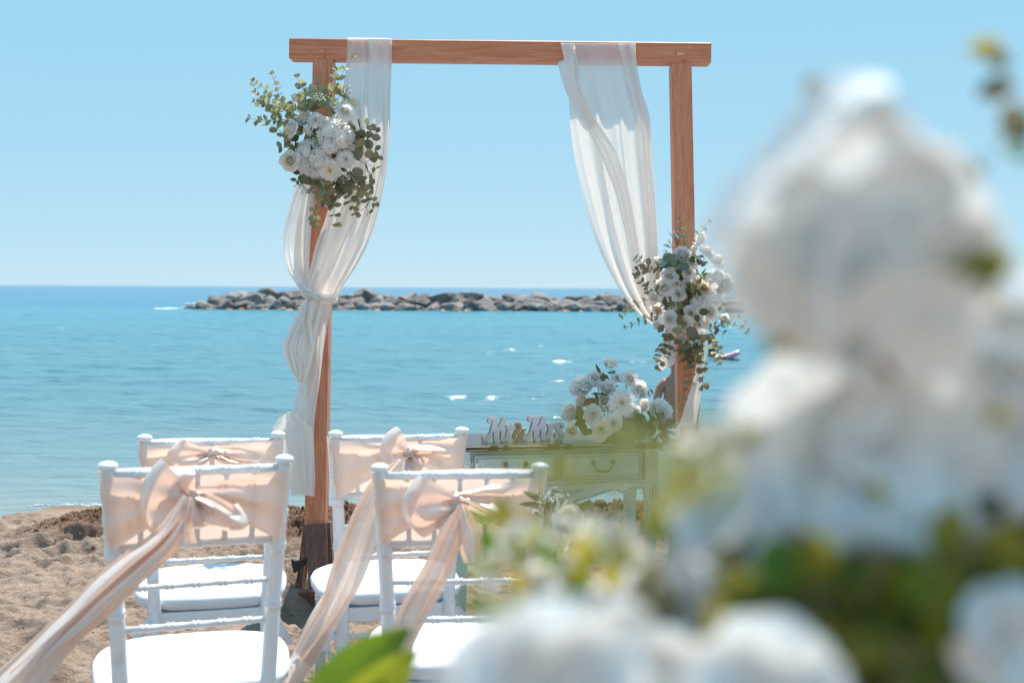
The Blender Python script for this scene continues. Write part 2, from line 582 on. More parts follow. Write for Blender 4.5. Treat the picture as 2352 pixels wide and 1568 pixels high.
def mat_sand():
    m, nt, out = new_mat('beach_sand')
    p = N(nt, 'ShaderNodeBsdfPrincipled')
    p.inputs['Roughness'].default_value = 0.9
    p.inputs['Specular IOR Level'].default_value = 0.25
    v = coords(nt, (1, 1, 1), True)
    f = noise(nt, v, 2.5, 5)
    dry = ramp(nt, f, [(0.3, srgb(150, 130, 115)), (0.7, srgb(174, 151, 134))])
    wetc = ramp(nt, f, [(0.3, srgb(112, 84, 66)), (0.7, srgb(134, 104, 84))])
    at = N(nt, 'ShaderNodeAttribute', attribute_name='wet')
    mx = N(nt, 'ShaderNodeMix', data_type='RGBA')
    nt.links.new(at.outputs['Fac'], mx.inputs[0])
    nt.links.new(dry, mx.inputs[6])
    nt.links.new(wetc, mx.inputs[7])
    # grains and flecks
    g = noise(nt, v, 260, 3, 0.7)
    gm = N(nt, 'ShaderNodeMix', data_type='RGBA', blend_type='MULTIPLY')
    gm.inputs[0].default_value = 0.8
    nt.links.new(mx.outputs[2], gm.inputs[6])
    nt.links.new(ramp(nt, g, [(0.28, (0.6, 0.56, 0.52, 1)), (0.5, (0.98, 0.98, 0.98, 1)), (0.75, (1.12, 1.12, 1.12, 1))]), gm.inputs[7])
    nt.links.new(gm.outputs[2], p.inputs['Base Color'])
    b1 = bump(nt, noise(nt, v, 34, 6, 0.7), 0.9, 0.03)
    b2 = bump(nt, g, 0.5, 0.004, b1)
    nt.links.new(b2, p.inputs['Normal'])
    nt.links.new(p.outputs[0], out.inputs[0])
    return m


def mat_water():
    m, nt, out = new_mat('sea_water')
    geo = N(nt, 'ShaderNodeNewGeometry')
    sx = N(nt, 'ShaderNodeSeparateXYZ')
    nt.links.new(geo.outputs['Position'], sx.inputs[0])
    lg = N(nt, 'ShaderNodeMath', operation='LOGARITHM')
    lg.inputs[1].default_value = 10
    nt.links.new(sx.outputs['Y'], lg.inputs[0])
    v = coords(nt, (0.25, 1, 1), True)
    big = noise(nt, v, 0.35, 4)
    ad = N(nt, 'ShaderNodeMath', operation='MULTIPLY_ADD')
    ad.inputs[1].default_value = 0.14
    nt.links.new(big, ad.inputs[0])
    nt.links.new(lg.outputs[0], ad.inputs[2])
    mr = N(nt, 'ShaderNodeMapRange')
    mr.inputs['From Min'].default_value = 0.90
    mr.inputs['From Max'].default_value = 3.4
    nt.links.new(ad.outputs[0], mr.inputs[0])
    # log10(y): 0.9 = 8 m, 1.3 = 20 m, 1.88 = 76 m, 2.3 = 200 m
    c = ramp(nt, mr.outputs[0], [(0.0, srgb(132, 136, 132)), (0.05, srgb(106, 130, 134)), (0.14, srgb(88, 124, 134)),
                                 (0.40, srgb(78, 130, 146)), (0.47, srgb(60, 114, 142)), (1.0, srgb(58, 112, 142))])
    d = N(nt, 'ShaderNodeBsdfDiffuse')
    nt.links.new(c, d.inputs[0])
    g = N(nt, 'ShaderNodeBsdfAnisotropic')
    g.inputs[0].default_value = (1, 1, 1, 1)
    g.inputs['Roughness'].default_value = 0.035
    v1 = coords(nt, (0.55, 1.5, 1), True)
    n1 = noise(nt, v1, 2.4, 6, 0.62)
    v2 = coords(nt, (0.05, 0.25, 1), True)
    n2 = noise(nt, v2, 3.0, 6, 0.65)
    v3 = coords(nt, (1.0, 1.6, 1), True)
    n3 = noise(nt, v3, 34.0, 3, 0.6)
    b1 = bump(nt, n1, 0.5, 0.05)
    b2 = bump(nt, n2, 0.35, 0.35, b1)
    sp = ramp(nt, n3, [(0.64, (0, 0, 0, 1)), (0.72, (1, 1, 1, 1))])
    b3 = bump(nt, sp, 1.0, 0.03, b2)
    bf = bump(nt, n1, 1.0, 0.14)
    nt.links.new(b3, g.inputs['Normal'])
    nt.links.new(bf, d.inputs['Normal'])
    fr = N(nt, 'ShaderNodeFresnel')
    fr.inputs[0].default_value = 1.34
    nt.links.new(bf, fr.inputs['Normal'])
    # a rough sea never mirrors fully towards the horizon
    cap = N(nt, 'ShaderNodeMapRange')
    cap.inputs['From Max'].default_value = 0.9
    cap.inputs['To Min'].default_value = 0.02
    cap.inputs['To Max'].default_value = 0.66
    nt.links.new(fr.outputs[0], cap.inputs[0])
    mx = N(nt, 'ShaderNodeMixShader')
    nt.links.new(cap.outputs[0], mx.inputs[0])
    nt.links.new(d.outputs[0], mx.inputs[1])
    nt.links.new(g.outputs[0], mx.inputs[2])
    nt.links.new(mx.outputs[0], out.inputs[0])
    return m


def mat_rock(name, a, b, c):
    m, nt, out = new_mat(name)
    p = N(nt, 'ShaderNodeBsdfPrincipled')
    p.inputs['Roughness'].default_value = 0.85
    oi = N(nt, 'ShaderNodeObjectInfo')
    v = coords(nt, (1, 1, 1), True)
    f = noise(nt, v, 2.2, 8, 0.65, 0.5)
    ad = N(nt, 'ShaderNodeMath', operation='MULTIPLY_ADD')
    ad.inputs[1].default_value = 0.25
    ad.inputs[2].default_value = -0.12
    nt.links.new(oi.outputs['Random'], ad.inputs[0])
    a2 = N(nt, 'ShaderNodeMath', operation='ADD')
    nt.links.new(f, a2.inputs[0])
    nt.links.new(ad.outputs[0], a2.inputs[1])
    nt.links.new(ramp(nt, a2.outputs[0], [(0.32, a), (0.5, b), (0.72, c)]), p.inputs['Base Color'])
    nt.links.new(bump(nt, noise(nt, v, 5, 8, 0.7), 0.9, 0.25), p.inputs['Normal'])
    nt.links.new(p.outputs[0], out.inputs[0])
    return m


M['sand'] = mat_sand()
M['water'] = mat_water()
M['rock'] = mat_rock('breakwater_stone', srgb(92, 86, 86), srgb(132, 124, 122), srgb(178, 168, 162))
M['rock_base'] = mat_rock('tide_stained_stone', srgb(120, 90, 66), srgb(172, 134, 100), srgb(200, 172, 146))

# ------------------------------------------------------------------ sand
WATER_Z = -0.19


def base_z(x, y):
    """beach profile"""
    z = np.interp(y, [0, 2.6, 3.4, 4.5, 5.5, 6.3, 7.0, 7.6, 8.0, 8.4, 9.5, 14], [0.04, 0.015, 0.0, -0.01, -0.02, -0.045, -0.08, -0.125, -0.19, -0.26, -0.42, -1.2])
    return z


def sand_h(x, y, fine=True):
    z = base_z(x, y)
    # raked-up ridge of damp lumps running along the water, absent at far left
    edge_y = 6.55 + 0.12 * np.sin(x * 1.7)
    left_cut = 1 / (1 + np.exp(-(x + 2.52 + 0.9 * (y - 6.2)) * 9)) if False else 1 / (1 + np.exp(-(x + 2.62) * 14 + (y - 6.5) * 5))
    band = np.exp(-(np.abs(y - edge_y) / 0.55) ** 3) * left_cut
    wet = np.clip(band * 1.6 - 0.25, 0, 1)
    z = z + band * (0.07 + 0.11 * (fbm(x * 2.2, y * 2.2, 3, 5) - 0.35))
    lump = np.abs(fbm(x * 17, y * 19, 4, 9) - 0.5)
    lump2 = np.abs(fbm(x * 31, y * 31, 3, 19) - 0.5)
    z = z + band * (0.17 * (0.16 - lump) + 0.17 * (0.16 - lump2))
    # trodden dry sand
    tr = 1 / (1 + np.exp((y - 7.15) * 12))
    soft = fbm(x * 3.2, y * 4.0, 3, 31) - 0.5
    z = z + tr * 0.07 * soft
    rid = 0.5 - np.abs(fbm(x * 6.5, y * 8.5, 3, 41) - 0.5) * 2
    z = z + tr * 0.055 * rid + tr * 0.055 * (fbm(x * 17, y * 23, 4, 51, 0.62) - 0.5)
    return z, wet


FOOT = []
rr = random.Random(4)
for k in range(230):
    fx, fy = rr.uniform(-2.9, 2.9), rr.uniform(3.4, 5.9)
    FOOT.append((fx, fy, rr.uniform(0, math.pi), rr.uniform(0.06, 0.12), rr.uniform(0.016, 0.042)))
FOOT.append((P(170, 1235, 6.0).x, 6.05, 0.6, 0.13, 0.07))
FOOT.append((P(105, 1240, 6.0).x, 5.95, 0.2, 0.09, 0.05))


def ground_at(x, y):
    z, w = sand_h(np.array([[float(x)]]), np.array([[float(y)]]))
    return float(z[0, 0])


def make_sand():
    xs = np.linspace(-3.1, 3.1, 560)
    ys = np.linspace(1.6, 8.8, 640)
    X, Y = np.meshgrid(xs, ys)
    Z, wet = sand_h(X, Y)
    for fx, fy, a, r, dp in FOOT:
        dx, dy = X - fx, Y - fy
        u = (dx * math.cos(a) + dy * math.sin(a)) / (r * 1.5)
        w = (-dx * math.sin(a) + dy * math.cos(a)) / (r * 0.75)
        q = u * u + w * w
        Z = Z - dp * np.exp(-q * q) + dp * 0.45 * np.exp(-((np.sqrt(q) - 1.5) / 0.35) ** 2)
    # heaps of sand round the arch foot and the raised sand left of it
    for hx, hy, r, hgt in ((P(650, 1330, 4.9).x, 5.0, 0.16, 0.10), (P(735, 1370, 4.9).x, 5.02, 0.10, 0.05), (P(1590, 1330, 5).x, 5.0, 0.15, 0.07)):
        Z = Z + hgt * np.exp(-((X - hx) ** 2 + (Y - hy) ** 2) / r ** 2)
    shore = np.clip((Y - 6.95) / 0.5, 0, 1)
    wet = np.clip(np.maximum(wet, np.clip((Y - 7.35) / 0.35, 0, 1) * 0.75 + shore * 0.12), 0, 1)
    fr = np.abs(fbm(X * 13, Y * 13, 4, 9) - 0.5)
    wet = np.clip(wet + 0.25 * (fbm(X * 9, Y * 9, 3, 77) - 0.5) * (wet > 0.02), 0, 1)
    me = grid_mesh('sand', X, Y, Z, M['sand'])
    a = me.attributes.new('wet', 'FLOAT', 'POINT')
    a.data.foreach_set('value', wet.ravel().astype(np.float32))
    o = link('sand', me)
    o['kind'] = 'structure'
    # the rest of the beach as a coarse sheet under and round the fine one
    xs = np.concatenate([np.linspace(-400, -4, 40), np.linspace(-3.05, 3.05, 30), np.linspace(4, 400, 40)])
    ys = np.concatenate([np.linspace(-300, -2, 30), np.linspace(-1.5, 14, 80), np.array([30, 80, 300])])
    X, Y = np.meshgrid(xs, ys)
    Z = base_z(X, Y) - 0.03
    inside = (np.abs(X) < 3.06) & (Y > 1.7) & (Y < 8.7)
    Z = Z - 0.28 * inside + 0.02 * (fbm(X * 1.3, Y * 1.3, 3, 3) - 0.5)
    Z = np.where(Y > 14, -3.0, Z)
    me = grid_mesh('beach', X, Y, Z, M['sand'])
    o = link('beach', me)
    o['kind'] = 'structure'


make_sand()


# ------------------------------------------------------------------ sea
def make_sea():
    nr, nc = 760, 520
    ys = 6.6 * (95 / 6.6) ** (np.linspace(0, 1, nr))
    t = np.linspace(-0.62, 0.62, nc)
    X = t[None, :] * (ys[:, None] + 1.5)
    Y = np.repeat(ys[:, None], nc, 1)
    Z = np.zeros_like(X) + WATER_Z
    r = np.random.default_rng(3)
    grow = np.clip((Y - 7.4) / 7.0, 0.03, 1.0)
    for k in range(60):
        lam = 0.22 * (9.0 ** r.random())
        ang = r.normal(math.pi / 2 + 0.25, 0.38)
        kx, ky = math.cos(ang) * 2 * math.pi / lam, math.sin(ang) * 2 * math.pi / lam
        amp = 0.0037 * lam ** 0.95
        vis = np.clip(1.6 - Y / (lam * 95), 0, 1)
        ph = r.random() * 6.28
        arg = kx * X + ky * Y + ph + 1.2 * np.sin(X * 0.5 + k) + 0.8 * np.sin(Y * 0.33 + k * 2)
        w = np.sin(arg)
        Z = Z + amp * grow * vis * (w + 0.25 * (w * w))
    patch = 0.75 + 0.45 * fbm(X * 0.25, Y * 0.25, 3, 8)
    Z = WATER_Z + (Z - WATER_Z) * patch
    me = grid_mesh('sea', X, Y, Z, M['water'])
    o = link('sea', me)
    o['kind'] = 'structure'
    mb = MB()
    # open sea beyond and beside the modelled waves
    L = 30000
    y1 = 95
    e0, e1 = 0.62 * (6.6 + 1.5), 0.62 * (95 + 1.5)
    z = WATER_Z - 0.001
    mb.add([(-e1, y1, z), (e1, y1, z), (L, L, z), (-L, L, z)], [(0, 1, 2, 3)])
    mb.add([(-e0, 6.6, z), (-e1, y1, z), (-L, L, z), (-L, 6.6, z)], [(3, 2, 1, 0)])
    mb.add([(e0, 6.6, z), (e1, y1, z), (L, L, z), (L, 6.6, z)], [(0, 3, 2, 1)])
    o = mb.build('open_sea', M['water'], None, False)
    o['kind'] = 'structure'


make_sea()


def make_foam():
    mb = MB()
    r = random.Random(5)
    for k in range(900):
        x = r.uniform(-3.4, 3.4)
        y = 7.93 + 0.10 * math.sin(x * 2.1 + 1) + 0.05 * math.sin(x * 5.3) + r.gauss(0, 0.02)
        mb.ball((x, y, WATER_Z + 0.002), r.uniform(0.003, 0.011), 6, 3, (r.uniform(1, 3), 1, .5))
    o = mb.build('wash_foam', M['foam'])
    o['kind'] = 'stuff'


make_foam()

# ------------------------------------------------------------------ breakwater
def rock_mesh(i, mat):
    import bmesh
    bm = bmesh.new()
    bmesh.ops.create_icosphere(bm, subdivisions=4, radius=1.0)
    r = np.random.default_rng(100 + i)
    planes = []
    for k in range(11):
        n = Vector(r.normal(size=3)).normalized()
        planes.append((n, 0.58 + 0.34 * r.random()))
    planes.append((Vector((r.normal() * .2, r.normal() * .2, 1)).normalized(), 0.66))
    for v in bm.verts:
        d = v.co.normalized()
        vals = [pd / max(1e-3, n.dot(d)) for n, pd in planes if n.dot(d) > 0.05] + [1.12]
        s = sum(math.exp(-26 * q) for q in vals)
        rad = -math.log(s) / 26
        c = d * rad
        nz = fbm(np.array([c.x * 3 + 5 * i]), np.array([c.y * 3 + c.z * 4.1]), 3, i)[0] - 0.5
        v.co = c * (1 + 0.10 * nz)
    me = bpy.data.meshes.new('rock')
    bm.to_mesh(me)
    bm.free()
    me.materials.append(mat)
    me.polygons.foreach_set('use_smooth', [True] * len(me.polygons))
    return me


def make_breakwater():
    root = thing('breakwater', 'low breakwater of grey boulders lying in the sea below the horizon', 'breakwater', (0, 75, WATER_Z))
    big = [rock_mesh(i, M['rock']) for i in range(9)]
    low = [rock_mesh(20 + i, M['rock_base']) for i in range(4)]
    r = random.Random(8)
    px = 34.84           # photo units per metre at 75 m

    def put(me, u, z, s, dy, flat=0.8, yaw=None):
        o = bpy.data.objects.new('rock', me)
        COL.objects.link(o)
        o.parent = root
        o.location = ((u - 1176) / px, dy, z)
        o.rotation_euler = (r.uniform(-0.35, 0.35), r.uniform(-0.35, 0.35), r.uniform(0, 6.28))
        s *= 1.17
        o.scale = (s * r.uniform(0.95, 1.3), s * r.uniform(0.8, 1.1), s * flat * r.uniform(0.85, 1.1))
    # far crown rocks, middle rocks, front rocks, tide-line stones
    u = 512
    while u < 1770:
        s = r.uniform(0.52, 0.80)
        put(r.choice(big), u, r.uniform(0.50, 0.80) if u > 560 else 0.62, s, r.uniform(1.2, 2.0))
        u += s * px * r.uniform(1.15, 1.7)
    u = 488
    while u < 1770:
        s = r.uniform(0.50, 0.78)
        put(r.choice(big), u, r.uniform(0.26, 0.50), s, r.uniform(0.3, 0.9))
        u += s * px * r.uniform(1.25, 1.75)
    u = 470
    while u < 1770:
        s = r.uniform(0.42, 0.70)
        put(r.choice(big), u, r.uniform(0.02, 0.25), s, r.uniform(-0.7, -0.2))
        u += s * px * r.uniform(1.25, 1.8)
    for u, z, s, dy in ((425, 0.0, 0.26, 0), (437, 0.08, 0.3, 0.3), (452, 0.05, 0.34, -0.3), (540, 0.72, 0.85, 1.2), (505, 0.42, 0.72, 0.7), (478, 0.25, 0.5, 0.5), (462, 0.1, 0.42, 0.2), (600, 0.75, 0.7, 1.2), (640, 0.8, 0.62, 1.5)):
        put(r.choice(big), u, z, s, dy)
    u = 470
    while u < 1770:
        s = r.uniform(0.18, 0.36)
        put(r.choice(low), u, r.uniform(-0.06, 0.06), s, r.uniform(-1.2, -0.8), 0.6)
        u += s * px * r.uniform(1.6, 3.4)
    # white water where the waves meet the left end
    mb = MB()
    for k in range(110):
        t = r.random()
        uu = 345 + 110 * t ** 0.7
        zz = (0.02 + 0.42 * max(0, 1 - abs(uu - 437) / 22)) * r.random()
        mb.ball(((uu - 1176) / px, 75 + r.uniform(-0.5, 2.2), WATER_Z + zz), r.uniform(0.04, 0.11), 6, 4, (2.4, 1, 0.6))
    o = mb.build('breaking_wave', M['foam'])
    o['kind'] = 'stuff'


make_breakwater()


# ------------------------------------------------------------------ generic petal / leaf meshes (unit size)
def petal_grid(mb, fn, ns=7, nt=6):
    vs = []
    for j in range(nt):
        for i in range(ns):
            vs.append(fn(-1 + 2 * i / (ns - 1), j / (nt - 1)))
    fs = [(j * ns + i, j * ns + i + 1, (j + 1) * ns + i + 1, (j + 1) * ns + i) for j in range(nt - 1) for i in range(ns - 1)]
    mb.add(vs, fs)


def rose_mesh(name, mat, seed, npet=26, openness=1.0, ruffle=0.05, inner=0.9):
    """rose with its heart along +Z; outer radius about 1"""
    r = random.Random(seed)
    mb = MB()
    ga = R(137.5)
    for i in range(npet):
        k = i / (npet - 1)
        a0 = i * ga + r.uniform(-0.25, 0.25)
        rt = (0.05 + 0.72 * k ** 0.9) * (0.6 + 0.4 * openness)
        rb = rt * (0.75 - 0.45 * k)
        hgt = inner * (1.18 - 0.16 * k) - 0.46 * k ** 1.5
        wid = 1.5 - 0.55 * k
        lip = (0.02 + 0.30 * k ** 1.6) * (0.4 + 0.6 * openness)
        ph, fq = r.uniform(0, 6.28), r.uniform(2.0, 3.6)
        tl = r.uniform(-0.05, 0.05)
        sp = 0.10 + 0.03 * k

        def fn(s, t, rb=rb, rt=rt, hgt=hgt, wid=wid, lip=lip, ph=ph, fq=fq, a0=a0, k=k, tl=tl, sp=sp):
            top = 1 - (0.10 + 0.12 * k) * s * s * s * s - 0.05 * s * s
            tt = t * top
            rad = rb + (rt - rb) * math.sin(min(tt, 1) * math.pi / 2)
            z = hgt * tt
            if tt > 0.74:
                q = (tt - 0.74) / 0.26
                rad += lip * q * q
                z -= lip * 0.55 * q ** 2.4
            wv = math.sin(s * fq + ph) * ruffle * tt * (0.25 + k)
            rad += wv
            z += wv * 0.5 + tl * tt
            ang = a0 + s * wid * (0.7 + 0.3 * math.sin(min(1, t * 1.25) * math.pi / 2))
            rad2 = rad + sp * 0.5 * s * (0.4 + 0.6 * k)
            return (rad2 * math.cos(ang), rad2 * math.sin(ang), z)
        petal_grid(mb, fn, 11, 8)
    for i in range(5):     # sepals
        a0 = i * 1.2566

        def fn(s, t, a0=a0):
            rad = 0.10 + 0.5 * t
            w = 0.16 * math.sin(math.pi * min(1, t + 0.12))
            return (rad * math.cos(a0) - s * w * math.sin(a0), rad * math.sin(a0) + s * w * math.cos(a0), -0.03 - 0.1 * t * t)
        petal_grid(mb, fn, 3, 4)
    return mb.mesh(name, mat)


def bloom_mesh(name, mat, seed, layers=((5, 0.45, 62, 0.40), (6, 0.75, 48, 0.50), (7, 1.0, 26, 0.55), (6, 1.08, 6, 0.55))):
    """large open bloom of broad smooth petals; radius about 1, heart along +Z"""
    r = random.Random(seed)
    mb = MB()
    for (n, L, el, W) in layers:
        off = r.uniform(0, 6)
        for i in range(n):
            a0 = off + 6.2832 * i / n + r.uniform(-.2, .2)
            e0 = R(el + r.uniform(-9, 9))
            l2 = L * r.uniform(.88, 1.08)
            ph = r.uniform(0, 6)

            def fn(s, t, a0=a0, e0=e0, l2=l2, W=W, ph=ph):
                w = W * math.sin(math.pi * (0.10 + 0.74 * t)) ** 0.7
                x = l2 * t
                e = e0 + 0.55 * (0.5 - t)
                rx, rz = x * math.cos(e), x * math.sin(e)
                yy = s * w
                rz += 0.5 * s * s * w + 0.03 * math.sin(3 * s + ph) * t
                return (rx * math.cos(a0) - yy * math.sin(a0), rx * math.sin(a0) + yy * math.cos(a0), rz)
            petal_grid(mb, fn, 9, 9)
    return mb.mesh(name, mat)


def peony_mesh(name, mat, seed):
    r = random.Random(seed)
    mb = MB()
    for i in range(46):
        k = i / 45
        a0 = i * R(137.5) + r.uniform(-0.3, 0.3)
        el = R(80 - 78 * k ** 0.8 + r.uniform(-8, 8))
        L = 0.55 + 0.45 * k
        W = 0.26 + 0.30 * k
        ph = r.uniform(0, 6.28)

        def fn(s, t, a0=a0, el=el, L=L, W=W, ph=ph, k=k):
            c = math.sin(math.pi * (0.12 + 0.75 * t)) ** 0.7
            x = L * t
            e = el + (0.7 - 0.9 * k) * t * t * (1 - k) + 0.55 * (t - 0.25) * k
            rx, rz = x * math.cos(e), x * math.sin(e) * 0.9
            yy = s * W * c
            cup = 0.22 * s * s * W * (1 + k)
            rf = 0.05 * math.sin(3.1 * s + ph) * t * t
            rz += cup + rf
            return (rx * math.cos(a0) - yy * math.sin(a0), rx * math.sin(a0) + yy * math.cos(a0), rz + 0.08 * (1 - k))
        petal_grid(mb, fn, 7, 6)
    return mb.mesh(name, mat)


def ring_flower_mesh(name, mat, seed, rings, droop=0.2, notch=True, w0=0.10):
    """gerbera / dahlia: rings = [(n petals, length, elevation deg, width)]"""
    r = random.Random(seed)
    mb = MB()
    for (n, L, el, W) in rings:
        off = r.uniform(0, 6)
        for i in range(n):
            a0 = off + 2 * math.pi * i / n + r.uniform(-0.06, 0.06)
            e0 = R(el + r.uniform(-7, 7))
            l2 = L * r.uniform(0.9, 1.08)

            def fn(s, t, a0=a0, e0=e0, l2=l2, W=W):
                x = 0.12 + (l2 - 0.12) * t
                w = W * (0.35 + 0.65 * math.sin(math.pi * min(1.0, 0.1 + 0.72 * t))) * (0.55 if t > 0.98 else 1)
                rx = x * math.cos(e0)
                rz = x * math.sin(e0) - droop * x * x + 0.35 * W * s * s
                yy = s * w
                return (rx * math.cos(a0) - yy * math.sin(a0), rx * math.sin(a0) + yy * math.cos(a0), rz)
            petal_grid(mb, fn, 3, 6)
    return mb.mesh(name, mat)


def hydrangea_mesh(name, mat, seed, n=46):
    r = random.Random(seed)
    mb = MB()
    for i in range(n):
        z = 1 - 1.35 * (i + 0.5) / n
        ph = i * R(137.5)
        rad = math.sqrt(max(0, 1 - z * z))
        nrm = Vector((rad * math.cos(ph), rad * math.sin(ph), z)) + Vector((r.uniform(-.25, .25), r.uniform(-.25, .25), r.uniform(-.2, .2)))
        nrm.normalize()
        q = nrm.to_track_quat('Z', 'X')
        c = nrm * (0.72 + r.uniform(-0.08, 0.08))
        rot = r.uniform(0, 1.57)
        for p4 in range(4):
            a0 = rot + p4 * math.pi / 2
            Lp = r.uniform(0.24, 0.31)
            up = r.uniform(0.2, 0.6)

            def fn(s, t):
                w = 0.17 * math.sin(math.pi * (0.08 + 0.72 * t))
                x = Lp * t
                loc = Vector((x * math.cos(a0) - s * w * math.sin(a0), x * math.sin(a0) + s * w * math.cos(a0), up * x + 0.12 * s * s * t))
                return c + q @ loc
            petal_grid(mb, fn, 4, 4)
    return mb.mesh(name, mat)


def leaf_mesh(name, mat, kind, seed=0):
    """leaf in the XY plane, stalk at origin, tip at (0, 1, 0)"""
    r = random.Random(seed)
    mb = MB()
    bend = r.uniform(-0.25, 0.25)

    def fn(s, t):
        if kind == 'round':
            w = 0.50 * math.sin(math.pi * min(1, 0.06 + t * 0.93)) ** 0.6
        elif kind == 'oval':
            w = 0.34 * math.sin(math.pi * min(1, 0.04 + t * 0.95)) ** 0.8
        elif kind == 'pointed':
            w = 0.34 * math.sin(math.pi * t ** 0.75) ** 0.9 + 0.004
        elif kind == 'blade':
            w = 0.17 * math.sin(math.pi * min(1, 0.03 + t * 0.96)) ** 0.7
        else:
            w = 0.13 * math.sin(math.pi * t ** 0.8) ** 0.9 + 0.004
        x = s * w
        z = 0.35 * abs(x) ** 1.3 + bend * t * t + 0.03 * math.sin(7 * t + 3 * s)
        return (x, t, z)
    petal_grid(mb, fn, 5, 6)
    return mb.mesh(name, mat)


def breath_mesh(name, seed):
    """baby's breath: branching thin stems with tiny buds, spreading along +Y"""
    r = random.Random(seed)
    mbs, mbb = MB(), MB()
    for i in range(7):
        tip = Vector((r.uniform(-0.45, 0.45), r.uniform(0.6, 1.0), r.uniform(-0.3, 0.3)))
        mid = tip * 0.55 + Vector((0, r.uniform(-.05, .05), 0))
        mbs.tube([(0, 0, 0), mid * 0.6, mid, tip], 0.012, 4, False)
        for k in range(4):
            q = mid.lerp(tip, r.uniform(0.1, 1)) + Vector((r.uniform(-.14, .14), r.uniform(-.05, .14), r.uniform(-.14, .14)))
            mbs.tube([mid, q], 0.007, 3, False)
            mbb.ball(q, r.uniform(0.035, 0.055), 6, 4)
    me = bpy.data.meshes.new(name)
    nv = len(mbs.v)
    me.from_pydata(mbs.v + mbb.v, [], mbs.f + [tuple(i + nv for i in f) for f in mbb.f])
    me.materials.append(M['stem_green'])
    me.materials.append(M['tiny'])
    ns = len(mbs.f)
    for i, p in enumerate(me.polygons):
        p.material_index = 0 if i < ns else 1
        p.use_smooth = True
    return me


ROSE = [rose_mesh('rose', M['rose'], s, 26, 1.0, 0.05) for s in (1, 2, 3)]
ROSE_C = [rose_mesh('cream_rose', M['rose_cream'], s, 26, 1.0, 0.06) for s in (4, 5)]
BUD = [rose_mesh('rosebud', M['rose'], s, 16, 0.45, 0.03, 1.15) for s in (6, 7)]
BUD_C = [rose_mesh('cream_rosebud', M['rose_cream'], 8, 16, 0.45, 0.03, 1.15)]
BLOOM = [bloom_mesh('bloom', M['petal_thick'], s, ((4, 0.62, 58, 0.55), (5, 0.95, 34, 0.62), (5, 1.1, 8, 0.66))) for s in (21, 22, 23)]
BLOOM_L = [bloom_mesh('bloom', M['rose'], s) for s in (24, 25)]
PEONY = [peony_mesh('peony', M['rose'], s) for s in (9, 10)]
HYDR = [hydrangea_mesh('hydrangea', M['hydr'], s) for s in (11, 12)]
GERB_RINGS = [(26, 1.0, 6, 0.115), (26, 0.93, 16, 0.11), (20, 0.6, 34, 0.08), (16, 0.36, 55, 0.05)]
DAHL_RINGS = [(20, 1.0, 4, 0.15), (20, 0.92, 18, 0.15), (18, 0.8, 34, 0.14), (14, 0.66, 52, 0.13), (9, 0.5, 70, 0.11)]
GERB = ring_flower_mesh('gerbera', M['gerb'], 13, GERB_RINGS)
DAHL = ring_flower_mesh('dahlia', M['rose'], 14, DAHL_RINGS, 0.1)
_d = MB()
_d.ball((0, 0, 0.06), 0.24, 12, 8, (1, 1, 0.5))
DISC = _d.mesh('flower_centre', M['disc'])
LEAF = {}
for key, mt, kd in (('er', 'euca', 'round'), ('eo', 'euca', 'oval'), ('dr', 'euca_dark', 'round'), ('do', 'euca_dark', 'oval'), ('br', 'euca_blue', 'round'),
                    ('po', 'euca_pale', 'oval'), ('rp', 'rose_leaf', 'pointed'), ('rn', 'rose_leaf', 'narrow'), ('dn', 'euca_dark', 'narrow'), ('gp', 'bright_leaf', 'pointed'), ('gn', 'bright_leaf', 'narrow'),
                    ('op', 'olive_leaf', 'pointed'), ('oo', 'olive_leaf', 'oval'), ('np', 'brown_leaf', 'pointed')):
    LEAF[key] = [leaf_mesh('leaf', M[mt], kd, s) for s in range(3)]
BREATH = [breath_mesh('babys_breath', s) for s in (1, 2, 3)]


def frame_mat(pos, z_dir, scale, spin=0.0):
    q = Vector(z_dir).normalized().to_track_quat('Z', 'Y')
    return Matrix.Translation(pos) @ (q @ Quaternion((0, 0, 1), spin)).to_matrix().to_4x4() @ Matrix.Diagonal((scale, scale, scale, 1))


def leaf_mat(pos, y_dir, n_hint, scale):
    y = Vector(y_dir).normalized()
    z = Vector(n_hint) - y * Vector(n_hint).dot(y)
    if z.length < 1e-5:
        z = y.orthogonal()
    z.normalize()
    x = y.cross(z)
    m = Matrix((x, y, z)).transposed().to_4x4()
    return Matrix.Translation(pos) @ m @ Matrix.Diagonal((scale, scale, scale, 1))


